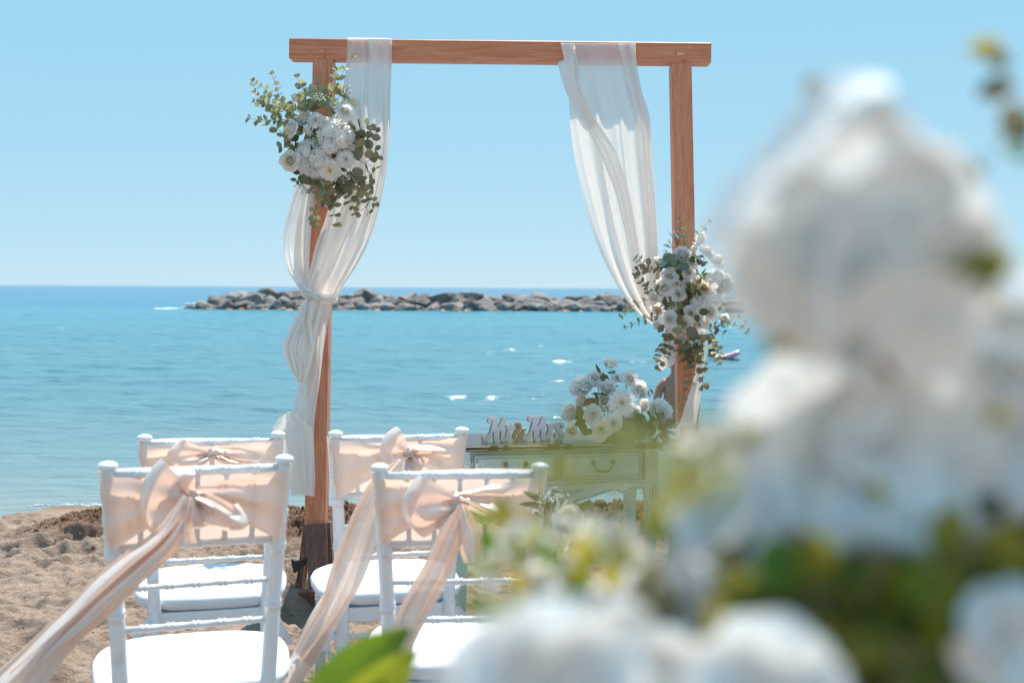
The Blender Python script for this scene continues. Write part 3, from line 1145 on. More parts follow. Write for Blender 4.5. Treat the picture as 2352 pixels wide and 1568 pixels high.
class Bouquet:
    """flowers, leaves and sprigs given at photo positions + distance, stored relative to the thing's origin"""
    def __init__(s, name, label, cat, centre, group=None, seed=1):
        s.c = Vector(centre)
        s.root = thing(name, label, cat, s.c, 0, group)
        s.inv = Matrix.Translation(-s.c)
        s.r = random.Random(seed)

    def flower(s, me, name, pos, rad, face=None, lab=None, centre=False):
        if face is None:
            out = (pos - s.c)
            face = Vector((out.x * 3.0, -0.5, out.z * 3.0 + 0.05))
        face = Vector(face).normalized()
        o = link(name, me, s.root, s.inv @ frame_mat(pos - face * rad * 0.4, face, rad, s.r.uniform(0, 6.28)))
        if lab:
            o['label'] = lab
        if centre:
            d = link('flower_centre', DISC, o)
        return o

    def leaf(s, key, pos, ydir, size, n=None, parent=None):
        r = s.r
        if n is None:
            n = (r.uniform(-0.6, 0.6), -1 + r.uniform(0, 0.5), r.uniform(-0.3, 0.9))
        base = pos - Vector(ydir).normalized() * size * 0.5
        return link('leaf', r.choice(LEAF[key]), parent or s.root, s.inv @ leaf_mat(base, ydir, n, size))

    def sprig(s, pts, keys, size, n=8, d=None, r0=0.0016, taper=0.45, spread=1.0, buds=True, stemmat='stem'):
        """pts: world points; leaves in pairs along"""
        r = s.r
        pts = [Vector(p) for p in pts]
        # resample with catmull
        fine = []
        ext = [pts[0]] + pts + [pts[-1]]
        for i in range(len(pts) - 1):
            p0, p1, p2, p3 = ext[i], ext[i + 1], ext[i + 2], ext[i + 3]
            for k in range(6):
                t = k / 6
                fine.append(0.5 * ((2 * p1) + (p2 - p0) * t + (2 * p0 - 5 * p1 + 4 * p2 - p3) * t * t + (3 * p1 - p0 - 3 * p2 + p3) * t ** 3))
        fine.append(pts[-1])
        mb = MB()
        loc = [p - s.c for p in fine]
        mb.tube(loc, [r0 * (1 - 0.6 * i / len(loc)) for i in range(len(loc))], 5)
        if buds:
            for k in range(4):
                mb.ball(loc[-1] + Vector((r.uniform(-1, 1), r.uniform(-1, 1), r.uniform(-1, 1))) * r0 * 2.5, r0 * 1.3, 5, 4)
        st = mb.build('eucalyptus_sprig', M[stemmat], s.root)
        inv = s.inv
        tot = len(fine) - 1
        for k in range(n):
            t = (k + 0.6) / n
            i = min(tot - 1, int(t * tot))
            p = fine[i].lerp(fine[i + 1], t * tot - i)
            dr = (fine[i + 1] - fine[i]).normalized()
            side = dr.cross(Vector((0, -1, 0)))
            if side.length < 0.1:
                side = Vector((1, 0, 0))
            side.normalize()
            for sg in (-1, 1):
                sz = 1.25 * size * (1 - taper * t) * r.uniform(0.75, 1.15)
                yd = side * sg * r.uniform(0.6, 1.0) * spread + dr * r.uniform(0.1, 0.7) + Vector((0, r.uniform(-0.7, 0.7), 0))
                yd.normalize()
                nn = (r.uniform(-0.8, 0.8), -1 + r.uniform(0, 0.6), r.uniform(-0.7, 0.9))
                link('leaf', r.choice(LEAF[r.choice(keys)]), st, inv @ leaf_mat(p + yd * sz * 0.04, yd, nn, sz))
        return st

    def breath(s, pos, ydir, size):
        return link('babys_breath', s.r.choice(BREATH), s.root, s.inv @ leaf_mat(pos, ydir, (s.r.uniform(-.5, .5), -1, 0.2), size))


# ------------------------------------------------------------------ the arch
def bar(mb, a, b, hw, hd, bev=0.004, xdir=Vector((1, 0, 0))):
    """chamfered square bar from a to b; hw half width along x, hd half depth"""
    a, b = Vector(a), Vector(b)
    z = (b - a).normalized()
    x = (xdir - z * xdir.dot(z)).normalized()
    y = z.cross(x)
    rot = Matrix((x, y, z)).transposed()
    return mb.box((a + b) / 2, (hw, hd, (b - a).length / 2), rot, bev)


D_TOP, D_BOT = 5.16, 5.00
arch_o = Vector((0, 5.05, 0))
arch = thing('wedding_arch', 'brown stained timber arch of two posts and a crossbeam on the beach', 'arch', arch_o)


def A(p):
    return Vector(p) - arch_o


PW = 0.0455
lt, lb = P(745, 140, D_TOP), P(727, 1205, D_BOT)
rt_, rb = P(1562, 150, D_TOP), P(1583, 1205, D_BOT)
for a, b in ((lt, lb), (rt_, rb)):
    mb = MB()
    bar(mb, A(a), A(b) + Vector((0, 0, -0.02)), PW, PW, 0.004)
    o = mb.build('post', M['wood_z'], arch, False)
beam_c0, beam_c1 = P(668, 116, D_TOP), P(1630, 126.5, D_TOP)
beam_c1.y = beam_c0.y
mid = (beam_c0 + beam_c1) / 2
mb = MB()
L = (beam_c1 - beam_c0)
mb.box((0, 0, 0), (L.length / 2, 0.046, 0.0465), None, 0.0045)
beam = mb.build('crossbeam', M['wood_x'], arch, False)
beam.location = A(mid)
beam.rotation_euler = (0, -math.atan2(L.z, L.x), 0)


def on_beam(u, v, dy=0.0):
    p = P(u, v, D_TOP - 0.046 + dy)
    return beam.matrix_local.inverted() @ A(p)


bpy.context.view_layer.update()
for (u, v, w, h, mt, rad) in ((740, 117.5, 0.008, 0.003, 'wood_chip', 0), (745, 118, 0.0028, 0.0028, 'wood_hole', 1), (745, 131, 0.0034, 0.003, 'wood_hole', 1), (752, 109, 0.002, 0.002, 'paint_strip', 1),
                              (713, 129, 0.004, 0.0018, 'paint_strip', 0), (1562, 124, 0.022, 0.0055, 'wood_chip', 1), (1552, 123, 0.004, 0.003, 'wood_hole', 1), (1572, 139, 0.004, 0.003, 'wood_hole', 1), (1583, 110, 0.007, 0.0015, 'wood_chip', 0)):
    q = on_beam(u, v)
    mb = MB()
    if rad:
        n = 12
        rr_ = random.Random(int(u))
        vs = [(w * math.cos(6.283 * k / n) * rr_.uniform(.8, 1.1), 0, h * math.sin(6.283 * k / n) * rr_.uniform(.8, 1.1)) for k in range(n)]
        vs2 = [(x, 0.002, z) for x, y, z in vs]
        mb.add(vs + vs2, [tuple(range(n))] + [(k, k + n, (k + 1) % n + n, (k + 1) % n) for k in range(n)])
    else:
        mb.box((0, 0.0006, 0), (w, 0.0012, h))
    o = mb.build({'wood_hole': 'screw_hole', 'wood_chip': 'worn_patch', 'paint_strip': 'paint_fleck'}[mt], M[mt], beam, False)
    o.location = (q.x, -0.0465 - (0.0012 if mt == 'wood_hole' else 0.0004), q.z)

# feet: weathered boards splayed round the bottom of each post
for k, (top, dx) in enumerate(((P(725, 1203, D_BOT - 0.055), 1), (P(1584, 1203, D_BOT - 0.055), -1))):
    ft = bpy.data.objects.new('arch_foot', None)
    COL.objects.link(ft)
    ft.parent = arch
    t = A(top)
    zg = -0.06
    def board(p0, p1, w0, w1, th, mat, nm='foot_board'):
        mb = MB()
        p0, p1 = Vector(p0), Vector(p1)
        ax = (p1 - p0).normalized()
        x = Vector((1, 0, 0))
        x = (x - ax * x.dot(ax)).normalized()
        y = ax.cross(x)
        vs = []
        for p, w in ((p0, w0), (p1, w1)):
            for sx_, sy_ in ((-1, -1), (1, -1), (1, 1), (-1, 1)):
                vs.append(p + x * w * sx_ + y * th * sy_)
        mb.add(vs, [(0, 1, 2, 3), (7, 6, 5, 4), (0, 4, 5, 1), (1, 5, 6, 2), (2, 6, 7, 3), (3, 7, 4, 0)])
        return mb.build(nm, mat, ft, False)
    # front board, narrowing and leaning
    board(t + Vector((0, 0.0, 0)), (t.x + dx * 0.038, t.y - 0.07, zg), 0.047, 0.040, 0.010, M['wood_grey'])
    # edge boards
    board(t + Vector((-0.052, 0.05, 0.0)), (t.x - 0.012 * dx - 0.05, t.y - 0.02, zg), 0.005, 0.006, 0.03, M['wood_grey'])
    board(t + Vector((0.052, 0.05, 0.0)), (t.x + 0.02 * dx + 0.065, t.y + 0.0, zg), 0.006, 0.014, 0.03, M['wood_grey'])
    board(t + Vector((-0.050, 0.09, -0.03)), (t.x - 0.085, t.y + 0.12, zg), 0.016, 0.016, 0.008, M['wood_z'])
    board(t + Vector((-0.060, 0.075, -0.03)), (t.x - 0.105, t.y + 0.09, zg), 0.004, 0.005, 0.02, M['wood_grey'])
    if k == 0:
        # planks of the base half covered by sand
        b2 = MB()
        b2.box((0, 0, 0), (0.13, 0.012, 0.035), Matrix.Rotation(R(-38), 3, 'Z') @ Matrix.Rotation(R(-12), 3, 'Y') @ Matrix.Rotation(R(30), 3, 'X'), 0.003)
        o = b2.build('base_plank', M['wood_grey'], ft, False)
        o.location = A(P(700, 1362, 4.86)) + Vector((0, 0, -0.015))
        b2 = MB()
        b2.box((0, 0, 0), (0.06, 0.05, 0.012), Matrix.Rotation(R(10), 3, 'Y'), 0.003)
        o = b2.build('base_plank', M['wood_grey'], ft, False)
        o.location = A(P(762, 1376, 4.82))
        b2 = MB()
        pts = [(-0.035, 0, 0.028), (-0.012, 0, 0.018), (0.0, 0, 0.022), (0.04, 0, 0.032), (0.038, 0, 0.012), (0.012, 0, -0.018), (-0.022, 0, -0.034)]
        n = len(pts)
        b2.add([Vector(p) for p in pts] + [Vector(p) + Vector((0.004, 0.02, 0)) for p in pts], [tuple(range(n)), tuple(range(2 * n - 1, n - 1, -1))] + [(i, i + n, (i + 1) % n + n, (i + 1) % n) for i in range(n)])
        o = b2.build('black_bracket', M['rubber'], ft, False)
        o.location = A(P(686, 1298, 4.93))


# ------------------------------------------------------------------ draped chiffon
def cat_rows(rows, n):
    """rows: list of tuples -> n rows by Catmull-Rom"""
    a = np.array(rows, dtype=float)
    m = len(a)
    t = np.linspace(0, m - 1, n)
    i = np.clip(np.floor(t).astype(int), 0, m - 2)
    f = (t - i)[:, None]
    p0, p1, p2, p3 = a[np.clip(i - 1, 0, m - 1)], a[i], a[i + 1], a[np.clip(i + 2, 0, m - 1)]
    return 0.5 * ((2 * p1) + (p2 - p0) * f + (2 * p0 - 5 * p1 + 4 * p2 - p3) * f ** 2 + (3 * p1 - p0 - 3 * p2 + p3) * f ** 3)


def cloth(name, rows, mat, parent, origin, nf=5, amp=0.012, seed=0, nrow=150, ncol=70, amp_rows=None, lat=0.25, solid=0.0, wander=0.06, sharp=0.38):
    """rows: (uL, vL, uR, vR, depthL, depthR); folds run along the length"""
    r = np.random.default_rng(seed)
    a = cat_rows(rows, nrow)
    s = np.linspace(0, 1, ncol)[None, :]
    t = np.linspace(0, 1, nrow)[:, None]
    ph = r.random(6) * 6.28
    w = wander * (np.sin(3.1 * t + ph[0] + 4 * s) + 0.6 * np.sin(6.7 * t + ph[1]))
    q = s + w
    fold = (np.sin(2 * np.pi * nf * q + ph[2]) + 0.5 * sharp / 0.35 * np.sin(2 * np.pi * nf * 1.53 * q + ph[3] + 1.5 * t) + 0.4 * sharp * np.sin(2 * np.pi * nf * 2.7 * q + ph[4] - 2 * t))
    if amp_rows is None:
        am = np.full((nrow, 1), amp)
    else:
        am = np.interp(np.linspace(0, len(amp_rows) - 1, nrow), range(len(amp_rows)), amp_rows)[:, None] * amp
    s2 = s + lat / nf / 6.28 * np.cos(2 * np.pi * nf * q + ph[2]) * np.minimum(1, 4 * s * (1 - s) * 2)
    U = a[:, 0:1] + (a[:, 2:3] - a[:, 0:1]) * s2
    V = a[:, 1:2] + (a[:, 3:4] - a[:, 1:2]) * s2
    D = a[:, 4:5] + (a[:, 5:6] - a[:, 4:5]) * s + am * fold + 0.003 * (fbm(s * 5 + seed, t * 8, 2, seed) - 0.5) * 2
    du, dv = U - 1176.0, V - 660.5
    X = (du + dv * ROLL) * D / F - origin.x
    Z = EYE - (-du * ROLL + dv) * D / F - origin.z
    Y = D - origin.y
    me = grid_mesh(name, X, Y, Z, mat)
    o = link(name, me, parent)
    if solid:
        md = o.modifiers.new('hem', 'SOLIDIFY')
        md.thickness = solid
        md.offset = 0
    return o


def knot_mesh(name, mat, w, h, dpt, seed, parent, pos, rz=0.0):
    """gathered band of cloth: a flattened ring of folds"""
    n, m = 44, 22
    vs, fs = [], []
    r = random.Random(seed)
    ph = r.uniform(0, 6)
    for j in range(m):
        b = 2 * math.pi * j / m
        for i in range(n):
            t = i / (n - 1)
            x = (t - 0.5) * 2
            env = math.sqrt(max(0.0, 1 - x ** 4)) * 0.9 + 0.1
            rad = 1 + 0.16 * math.sin(5 * b + 3 * x + ph) + 0.09 * math.sin(9 * b - 4 * x)
            vs.append(Vector((x * w, math.cos(b) * dpt * env * rad, math.sin(b) * h * env * rad + 0.25 * h * math.sin(2.5 * x + ph))))
    for j in range(m):
        j2 = (j + 1) % m
        for i in range(n - 1):
            fs.append((j * n + i, j * n + i + 1, j2 * n + i + 1, j2 * n + i))
    mb = MB()
    mb.add(vs, fs)
    o = mb.build(name, mat, parent)
    o.location = pos
    o.rotation_euler = (0, rz, 0)
    return o


BF = D_TOP - 0.046          # beam front plane
BT = D_TOP + 0.046
og = P(745, 690, 5.0)
drape_l = thing('chiffon_drape', 'ivory chiffon drape over the left end of the beam, knotted round the left post', 'drape', og, 0, 'chiffon drapes on the arch')
ch, chd = M['chiffon'], M['chiffon_dense']
# main panel falling from the beam to the knot
cloth('panel', [(800, 150, 862, 152, BT + .008, BT + .008), (799, 92, 862, 92.5, BT, BT), (799, 91, 862, 91.5, BF, BF), (798, 96, 864, 96, BF - .008, BF - .008),
                (795, 150, 872, 150, BF - .012, BF - .012), (786, 220, 872, 220, 5.08, 5.07), (782, 300, 872, 300, 5.06, 5.04), (775, 400, 866, 400, 5.03, 5.01),
                (748, 500, 846, 500, 5.0, 4.98), (726, 560, 826, 560, 4.97, 4.95), (712, 620, 800, 620, 4.945, 4.94), (703, 660, 780, 660, 4.935, 4.93), (700, 690, 765, 690, 4.93, 4.93)],
      ch, drape_l, og, 3, 0.014, 1, amp_rows=[0, 0, 0, .15, .4, .8, 1, 1.2, 1.3, 1.2, 1, .7, .4])
# outer folded edge
cloth('fold', [(846, 130, 900, 132, BT + .008, BT + .008), (845, 91, 899, 92, BT, BT), (845, 90.5, 899, 91.5, BF, BF), (846, 96, 900, 96, BF - .018, BF - .016),
               (855, 150, 899.5, 150, BF - .024, BF - .02), (860, 220, 897, 220, 5.05, 5.04), (862, 300, 895, 300, 5.03, 5.02), (856, 400, 886, 400, 4.99, 4.97),
               (832, 500, 868, 490, 4.95, 4.94), (806, 560, 852, 545, 4.93, 4.92), (780, 620, 818, 612, 4.925, 4.915), (762, 662, 786, 660, 4.92, 4.915), (752, 688, 770, 688, 4.92, 4.92)],
      chd, drape_l, og, 1.6, 0.012, 2, amp_rows=[0, 0, 0, .3, .6, .8, 1, 1.2, 1.3, 1.3, 1, .7, .4], ncol=36)
# middle fold crossing towards the knot
cloth('fold', [(796, 230, 826, 230, 5.05, 5.05), (800, 330, 838, 330, 5.02, 5.02), (800, 420, 840, 420, 4.99, 4.99), (775, 500, 820, 500, 4.96, 4.95),
               (745, 560, 790, 560, 4.935, 4.93), (722, 620, 765, 620, 4.925, 4.92), (708, 660, 745, 660, 4.92, 4.92), (702, 690, 735, 690, 4.92, 4.92)],
      ch, drape_l, og, 2.0, 0.012, 3, amp_rows=[.4, .8, 1, 1.2, 1.2, 1, .7, .4], ncol=40)
# billow on the far side of the post
cloth('billow', [(712, 330, 735, 330, 5.14, 5.1), (690, 400, 728, 400, 5.13, 5.09), (672, 450, 725, 450, 5.1, 5.07), (656, 510, 720, 510, 5.06, 5.06), (652, 570, 718, 570, 5.02, 5.06),
                 (662, 620, 716, 615, 5.0, 5.05), (682, 655, 714, 650, 4.97, 5.0), (696, 684, 720, 684, 4.94, 4.93)],
      chd, drape_l, og, 2.2, 0.016, 4, amp_rows=[.3, .6, 1, 1.4, 1.5, 1.3, 1, .5], ncol=50)
knot_mesh('knot', chd, 0.078, 0.018, 0.055, 5, drape_l, P(735, 683, 4.945) - og, R(6))
cloth('gathered_edge', [(683, 655, 690, 652, 4.98, 4.98), (694, 672, 706, 660, 4.93, 4.92), (716, 684, 722, 668, 4.91, 4.9), (744, 692, 748, 676, 4.905, 4.9), (768, 692, 772, 670, 4.91, 4.92), (782, 668, 790, 655, 4.93, 4.93)],
      chd, drape_l, og, 1.5, 0.008, 15, nrow=60, ncol=24)
# tails
cloth('tail', [(700, 684, 762, 688, 4.93, 4.93), (698, 730, 757, 720, 4.925, 4.93), (700, 790, 746, 780, 4.92, 4.93), (693, 850, 738, 845, 4.92, 4.92), (680, 910, 731, 900, 4.92, 4.92),
               (664, 955, 724, 950, 4.9, 4.91), (645, 985, 721, 990, 4.87, 4.9), (652, 1030, 722, 1040, 4.86, 4.9), (662, 1080, 724, 1095, 4.87, 4.9), (668, 1132, 722, 1140, 4.88, 4.9)],
      ch, drape_l, og, 2.1, 0.010, 6, amp_rows=[.4, .8, 1, 1, 1, 1.1, 1.2, 1.1, 1, .8])
cloth('tail', [(640, 960, 672, 940, 4.88, 4.88), (625, 990, 700, 968, 4.86, 4.88), (632, 1030, 716, 985, 4.85, 4.88), (652, 1062, 720, 1030, 4.86, 4.89), (662, 1100, 718, 1090, 4.87, 4.89), (668, 1137, 716, 1137, 4.88, 4.89)],
      ch, drape_l, og, 1.5, 0.012, 16, ncol=50, sharp=.15)
cloth('tail', [(697, 688, 742, 690, 4.91, 4.91), (676, 730, 738, 725, 4.88, 4.9), (656, 775, 728, 770, 4.86, 4.89), (648, 802, 722, 805, 4.85, 4.88), (662, 838, 714, 845, 4.86, 4.88), (684, 878, 704, 882, 4.87, 4.88)],
      chd, drape_l, og, 3.0, 0.016, 7, amp_rows=[.5, 1, 1.2, 1.3, 1.1, .6], nrow=110, ncol=60)
cloth('tail', [(700, 688, 724, 690, 4.9, 4.9), (694, 740, 716, 740, 4.87, 4.87), (700, 790, 720, 795, 4.86, 4.86), (690, 830, 712, 840, 4.86, 4.86), (688, 872, 702, 880, 4.87, 4.87)],
      chd, drape_l, og, 1.4, 0.012, 17, nrow=80, ncol=26)

og2 = P(1490, 690, 4.98)
drape_r = thing('chiffon_drape', 'ivory chiffon drape over the right end of the beam, swept to the right post', 'drape', og2, 0, 'chiffon drapes on the arch')
cloth('panel', [(1290, 150, 1462, 152, BT + .008, BT + .008), (1288, 100, 1459, 101.5, BT, BT), (1288, 99, 1459, 100.5, BF, BF), (1288, 106, 1460, 106, BF - .008, BF - .008),
                (1298, 150, 1462, 152, BF - .012, BF - .012), (1306, 210, 1470, 200, 5.07, 5.07), (1308, 260, 1491, 262, 5.06, 5.05), (1316, 340, 1497, 340, 5.05, 5.03), (1336, 440, 1504, 440, 5.03, 5.0),
                (1364, 540, 1510, 530, 5.0, 4.98), (1398, 620, 1511, 600, 4.97, 4.96), (1440, 690, 1505, 650, 4.95, 4.95), (1482, 735, 1512, 700, 4.95, 4.95), (1530, 760, 1545, 720, 4.95, 4.95)],
      ch, drape_r, og2, 3.2, 0.016, 8, amp_rows=[0, 0, 0, .15, .3, .6, .8, 1, 1.1, 1.2, 1.1, 1, .7, .4], nrow=170, ncol=100)
cloth('fold', [(1285, 140, 1306, 140, BT, BT), (1282, 150, 1316, 128, 5.09, 5.085), (1297, 205, 1325, 205, 5.06, 5.05), (1316, 240, 1345, 240, 5.04, 5.03), (1352, 305, 1378, 290, 5.02, 5.01), (1384, 370, 1415, 350, 5.0, 4.99),
               (1412, 440, 1442, 430, 4.98, 4.97), (1432, 520, 1456, 500, 4.96, 4.95), (1446, 590, 1468, 580, 4.95, 4.94), (1460, 650, 1480, 645, 4.94, 4.93), (1485, 710, 1500, 695, 4.93, 4.93)],
      chd, drape_r, og2, 1.3, 0.010, 9, amp_rows=[.2, .4, .7, .9, 1, 1.1, 1.2, 1.1, 1, .8, .5], ncol=34)
cloth('fold', [(1287, 100.5, 1318, 100.5, BF + .005, BF + .005), (1290, 104, 1320, 104, BF - .018, BF - .018), (1300, 150, 1328, 150, BF - .022, BF - .022), (1316, 205, 1336, 205, 5.055, 5.05), (1330, 250, 1350, 240, 5.04, 5.03), (1352, 300, 1372, 288, 5.025, 5.02)],
      chd, drape_r, og2, 1.0, 0.006, 10, ncol=26, nrow=80)
cloth('fold', [(1418, 101, 1459.5, 101, BF + .005, BF + .005), (1420, 106, 1460, 106, BF - .018, BF - .018), (1432, 150, 1463, 150, BF - .02, BF - .02), (1450, 220, 1476, 220, 5.045, 5.035), (1466, 300, 1494, 300, 5.03, 5.01), (1474, 400, 1501, 400, 5.01, 4.98),
               (1480, 500, 1508, 500, 4.98, 4.96), (1484, 570, 1511, 570, 4.965, 4.95), (1486, 630, 1508, 625, 4.955, 4.94), (1494, 690, 1508, 680, 4.95, 4.94)],
      ch, drape_r, og2, 1.4, 0.010, 11, ncol=30)
# tails below the flowers
cloth('tail', [(1530, 740, 1552, 735, 4.94, 4.94), (1522, 790, 1550, 785, 4.92, 4.94), (1510, 825, 1550, 820, 4.9, 4.93), (1514, 852, 1548, 838, 4.9, 4.93)],
      chd, drape_r, og2, 2.0, 0.010, 12, nrow=60, ncol=34)
cloth('tail', [(1602, 760, 1626, 760, 4.95, 4.95), (1600, 830, 1620, 825, 4.9, 4.92), (1590, 880, 1612, 880, 4.88, 4.9), (1574, 930, 1606, 930, 4.86, 4.89), (1561, 978, 1598, 975, 4.85, 4.88)],
      ch, drape_r, og2, 1.5, 0.012, 13, nrow=90, ncol=36)
cloth('tail', [(1564, 960, 1570, 955, 4.86, 4.86), (1553, 985, 1566, 985, 4.85, 4.86), (1545, 1000, 1564, 1003, 4.85, 4.86)],
      chd, drape_r, og2, 1.0, 0.004, 14, nrow=30, ncol=14)


# ------------------------------------------------------------------ flowers on the left post
def Z1(x, y, d=4.9):
    return P((x / 1.8443 + 960) / 1.7415, (y / 1.8443 + 100) / 1.7415, d)


def Z4(x, y, d=4.88):
    return P((x / 2.24 + 2400) / 1.7415, (y / 2.24 + 850) / 1.7415, d)


def Z5(x, y, d=4.5):
    return P((x / 2.24 + 1850) / 1.7415, (y / 2.24 + 1400) / 1.7415, d)


S1 = 4.9 / F / 1.8443 / 1.7415
S4 = 4.88 / F / 2.24 / 1.7415
S5 = 4.5 / F / 2.24 / 1.7415

b1 = Bouquet('floral_spray', 'white flower spray with eucalyptus tied high on the left post of the arch', 'flowers', Z1(610, 880, 4.98), 'flower sprays on the arch', 3)
KIND = {'r': (ROSE, 'rose'), 'c': (ROSE_C, 'rose'), 'b': (BUD, 'rosebud'), 'k': (BUD_C, 'rosebud'), 'h': (HYDR, 'hydrangea'), 'p': (PEONY, 'peony')}
for kd, x, y, rad, dd, face in (('r', 770, 637, 74, -.06, (.25, -.8, .35)), ('b', 420, 545, 50, -.02, (-.7, -.6, .5)), ('r', 380, 765, 66, -.05, (-.8, -.7, .1)), ('b', 505, 785, 50, -.05, (-.2, -.8, .5)),
                                ('c', 365, 1000, 76, -.05, (-.25, -1, .1)), ('h', 705, 800, 125, -.05, (.15, -1, .25)), ('h', 480, 925, 85, -.03, (-.4, -1, .2)), ('h', 585, 985, 82, -.05, (0, -1, 0)),
                                ('h', 660, 890, 55, -.08, (0, -1, .1)), ('c', 780, 925, 78, -.02, (.3, -1, .1)), ('p', 470, 690, 70, -.02, (-.3, -1, .4)), ('h', 500, 1060, 80, -.02, (-.3, -1, -.3)),
                                ('h', 560, 1085, 62, -.03, (-.1, -1, -.5)), ('r', 700, 735, 60, -.01, (.2, -1, .4)), ('h', 620, 720, 55, -.02, (0, -1, .5)), ('c', 800, 750, 55, 0, (.8, -.8, .2))):
    ms, nm = KIND[kd]
    b1.flower(b1.r.choice(ms), nm, Z1(x, y, 4.9 + dd), rad * S1 * 1.10, face)
b1.flower(DAHL, 'dahlia', Z1(550, 692, 4.85), 66 * S1, (-.1, -1, .35))
b1.flower(DAHL, 'dahlia', Z1(785, 985, 4.84), 74 * S1, (.35, -1, .05), centre=True)
b1.flower(GERB, 'gerbera', Z1(660, 1078, 4.83), 92 * S1, (0.05, -1, -.25), centre=True, lab='cream daisy-like bloom at the bottom of the spray')
for pts, keys, size, n in (
    ([(430, 640), (300, 560), (180, 470), (85, 412)], ['er', 'eo'], 46, 9), ([(400, 650), (260, 600), (170, 560), (105, 490)], ['er', 'po'], 48, 9),
    ([(350, 650), (300, 560), (270, 450), (225, 355)], ['er', 'dn'], 44, 8), ([(420, 720), (320, 700), (200, 705), (55, 688)], ['er', 'eo'], 56, 7), ([(420, 830), (330, 800), (230, 740), (150, 690)], ['er', 'po'], 60, 5),
    ([(300, 640), (200, 600), (95, 552)], ['er'], 44, 6), ([(500, 600), (470, 480), (405, 368)], ['er', 'br'], 60, 4), ([(690, 600), (700, 480), (760, 350), (850, 215)], ['po', 'er'], 58, 5),
    ([(600, 620), (600, 520), (560, 430)], ['br', 'er'], 88, 3), ([(520, 640), (480, 540), (450, 440)], ['er', 'eo'], 80, 3), ([(640, 600), (700, 440), (720, 320)], ['er', 'po'], 66, 4),
    ([(700, 640), (730, 520), (700, 470)], ['er', 'eo'], 70, 3), ([(760, 620), (800, 560), (835, 545)], ['br'], 70, 1), ([(820, 800), (880, 770), (950, 735)], ['dr', 'eo'], 78, 3),
    ([(830, 860), (900, 850), (960, 840), (1010, 760)], ['dr'], 74, 5), ([(830, 900), (920, 920), (1000, 930), (1010, 990)], ['dr', 'do'], 84, 4), ([(800, 960), (900, 1010), (1000, 1060), (950, 1110)], ['dr', 'dn'], 56, 4),
    ([(600, 1120), (580, 1260), (560, 1380), (545, 1480)], ['dr', 'er'], 62, 6), ([(640, 1120), (660, 1250), (690, 1360), (725, 1480)], ['dr'], 64, 6), ([(620, 1130), (640, 1250), (650, 1340)], ['br', 'er'], 66, 4),
    ([(700, 1120), (760, 1200), (820, 1300), (850, 1400)], ['dr'], 62, 7), ([(740, 1120), (800, 1180), (880, 1290), (960, 1390)], ['dr', 'do'], 62, 8), ([(760, 1110), (860, 1170), (950, 1240), (1000, 1330)], ['dr'], 54, 7),
    ([(790, 1080), (860, 1140), (920, 1160), (975, 1175)], ['er', 'dr'], 74, 3), ([(540, 1110), (520, 1160), (530, 1230)], ['dr'], 80, 2), ([(700, 1130), (700, 1200), (720, 1330)], ['dr'], 68, 5),
    ([(470, 1080), (430, 1120), (415, 1160)], ['rp'], 70, 2), ([(450, 900), (380, 900), (290, 908)], ['rp', 'eo'], 66, 3), ([(400, 860), (330, 840), (300, 800)], ['eo'], 60, 2), ([(420, 940), (390, 880), (380, 840)], ['rp'], 60, 2)):
    b1.sprig([Z1(x, y, 4.9 + b1.r.uniform(-.05, .03)) for x, y in pts], keys, size * S1, n)
for k in range(46):   # greenery between the blooms
    a, q = b1.r.uniform(0, 6.28), b1.r.uniform(0.2, 1)
    x, y = 610 + 240 * q * math.cos(a), 860 + 290 * q * math.sin(a)
    b1.leaf(b1.r.choice(['rp', 'dr', 'eo', 'rp']), Z1(x, y, 4.93), (math.cos(a), b1.r.uniform(-.5, .2), -math.sin(a)), b1.r.uniform(60, 95) * S1)
for x, y, dx, dz, sz in ((620, 620, -.1, 1, 110), (600, 600, -.5, .8, 90), (770, 560, .2, 1, 110), (480, 1120, -.5, -1, 100), (560, 900, -.3, 1, 70), (780, 1060, .3, -1, 90), (470, 1180, .1, -1, 80), (660, 650, .6, .8, 80)):
    b1.breath(Z1(x, y, 4.83), (dx, -.1, dz), sz * S1)
mb = MB()
mb.ball((0, 0, 0), 0.09, 14, 9, (1.0, 0.45, 1.25))
o = mb.build('moss_base', M['rose_leaf'], b1.root)
o.location = (0, 0.02, 0)

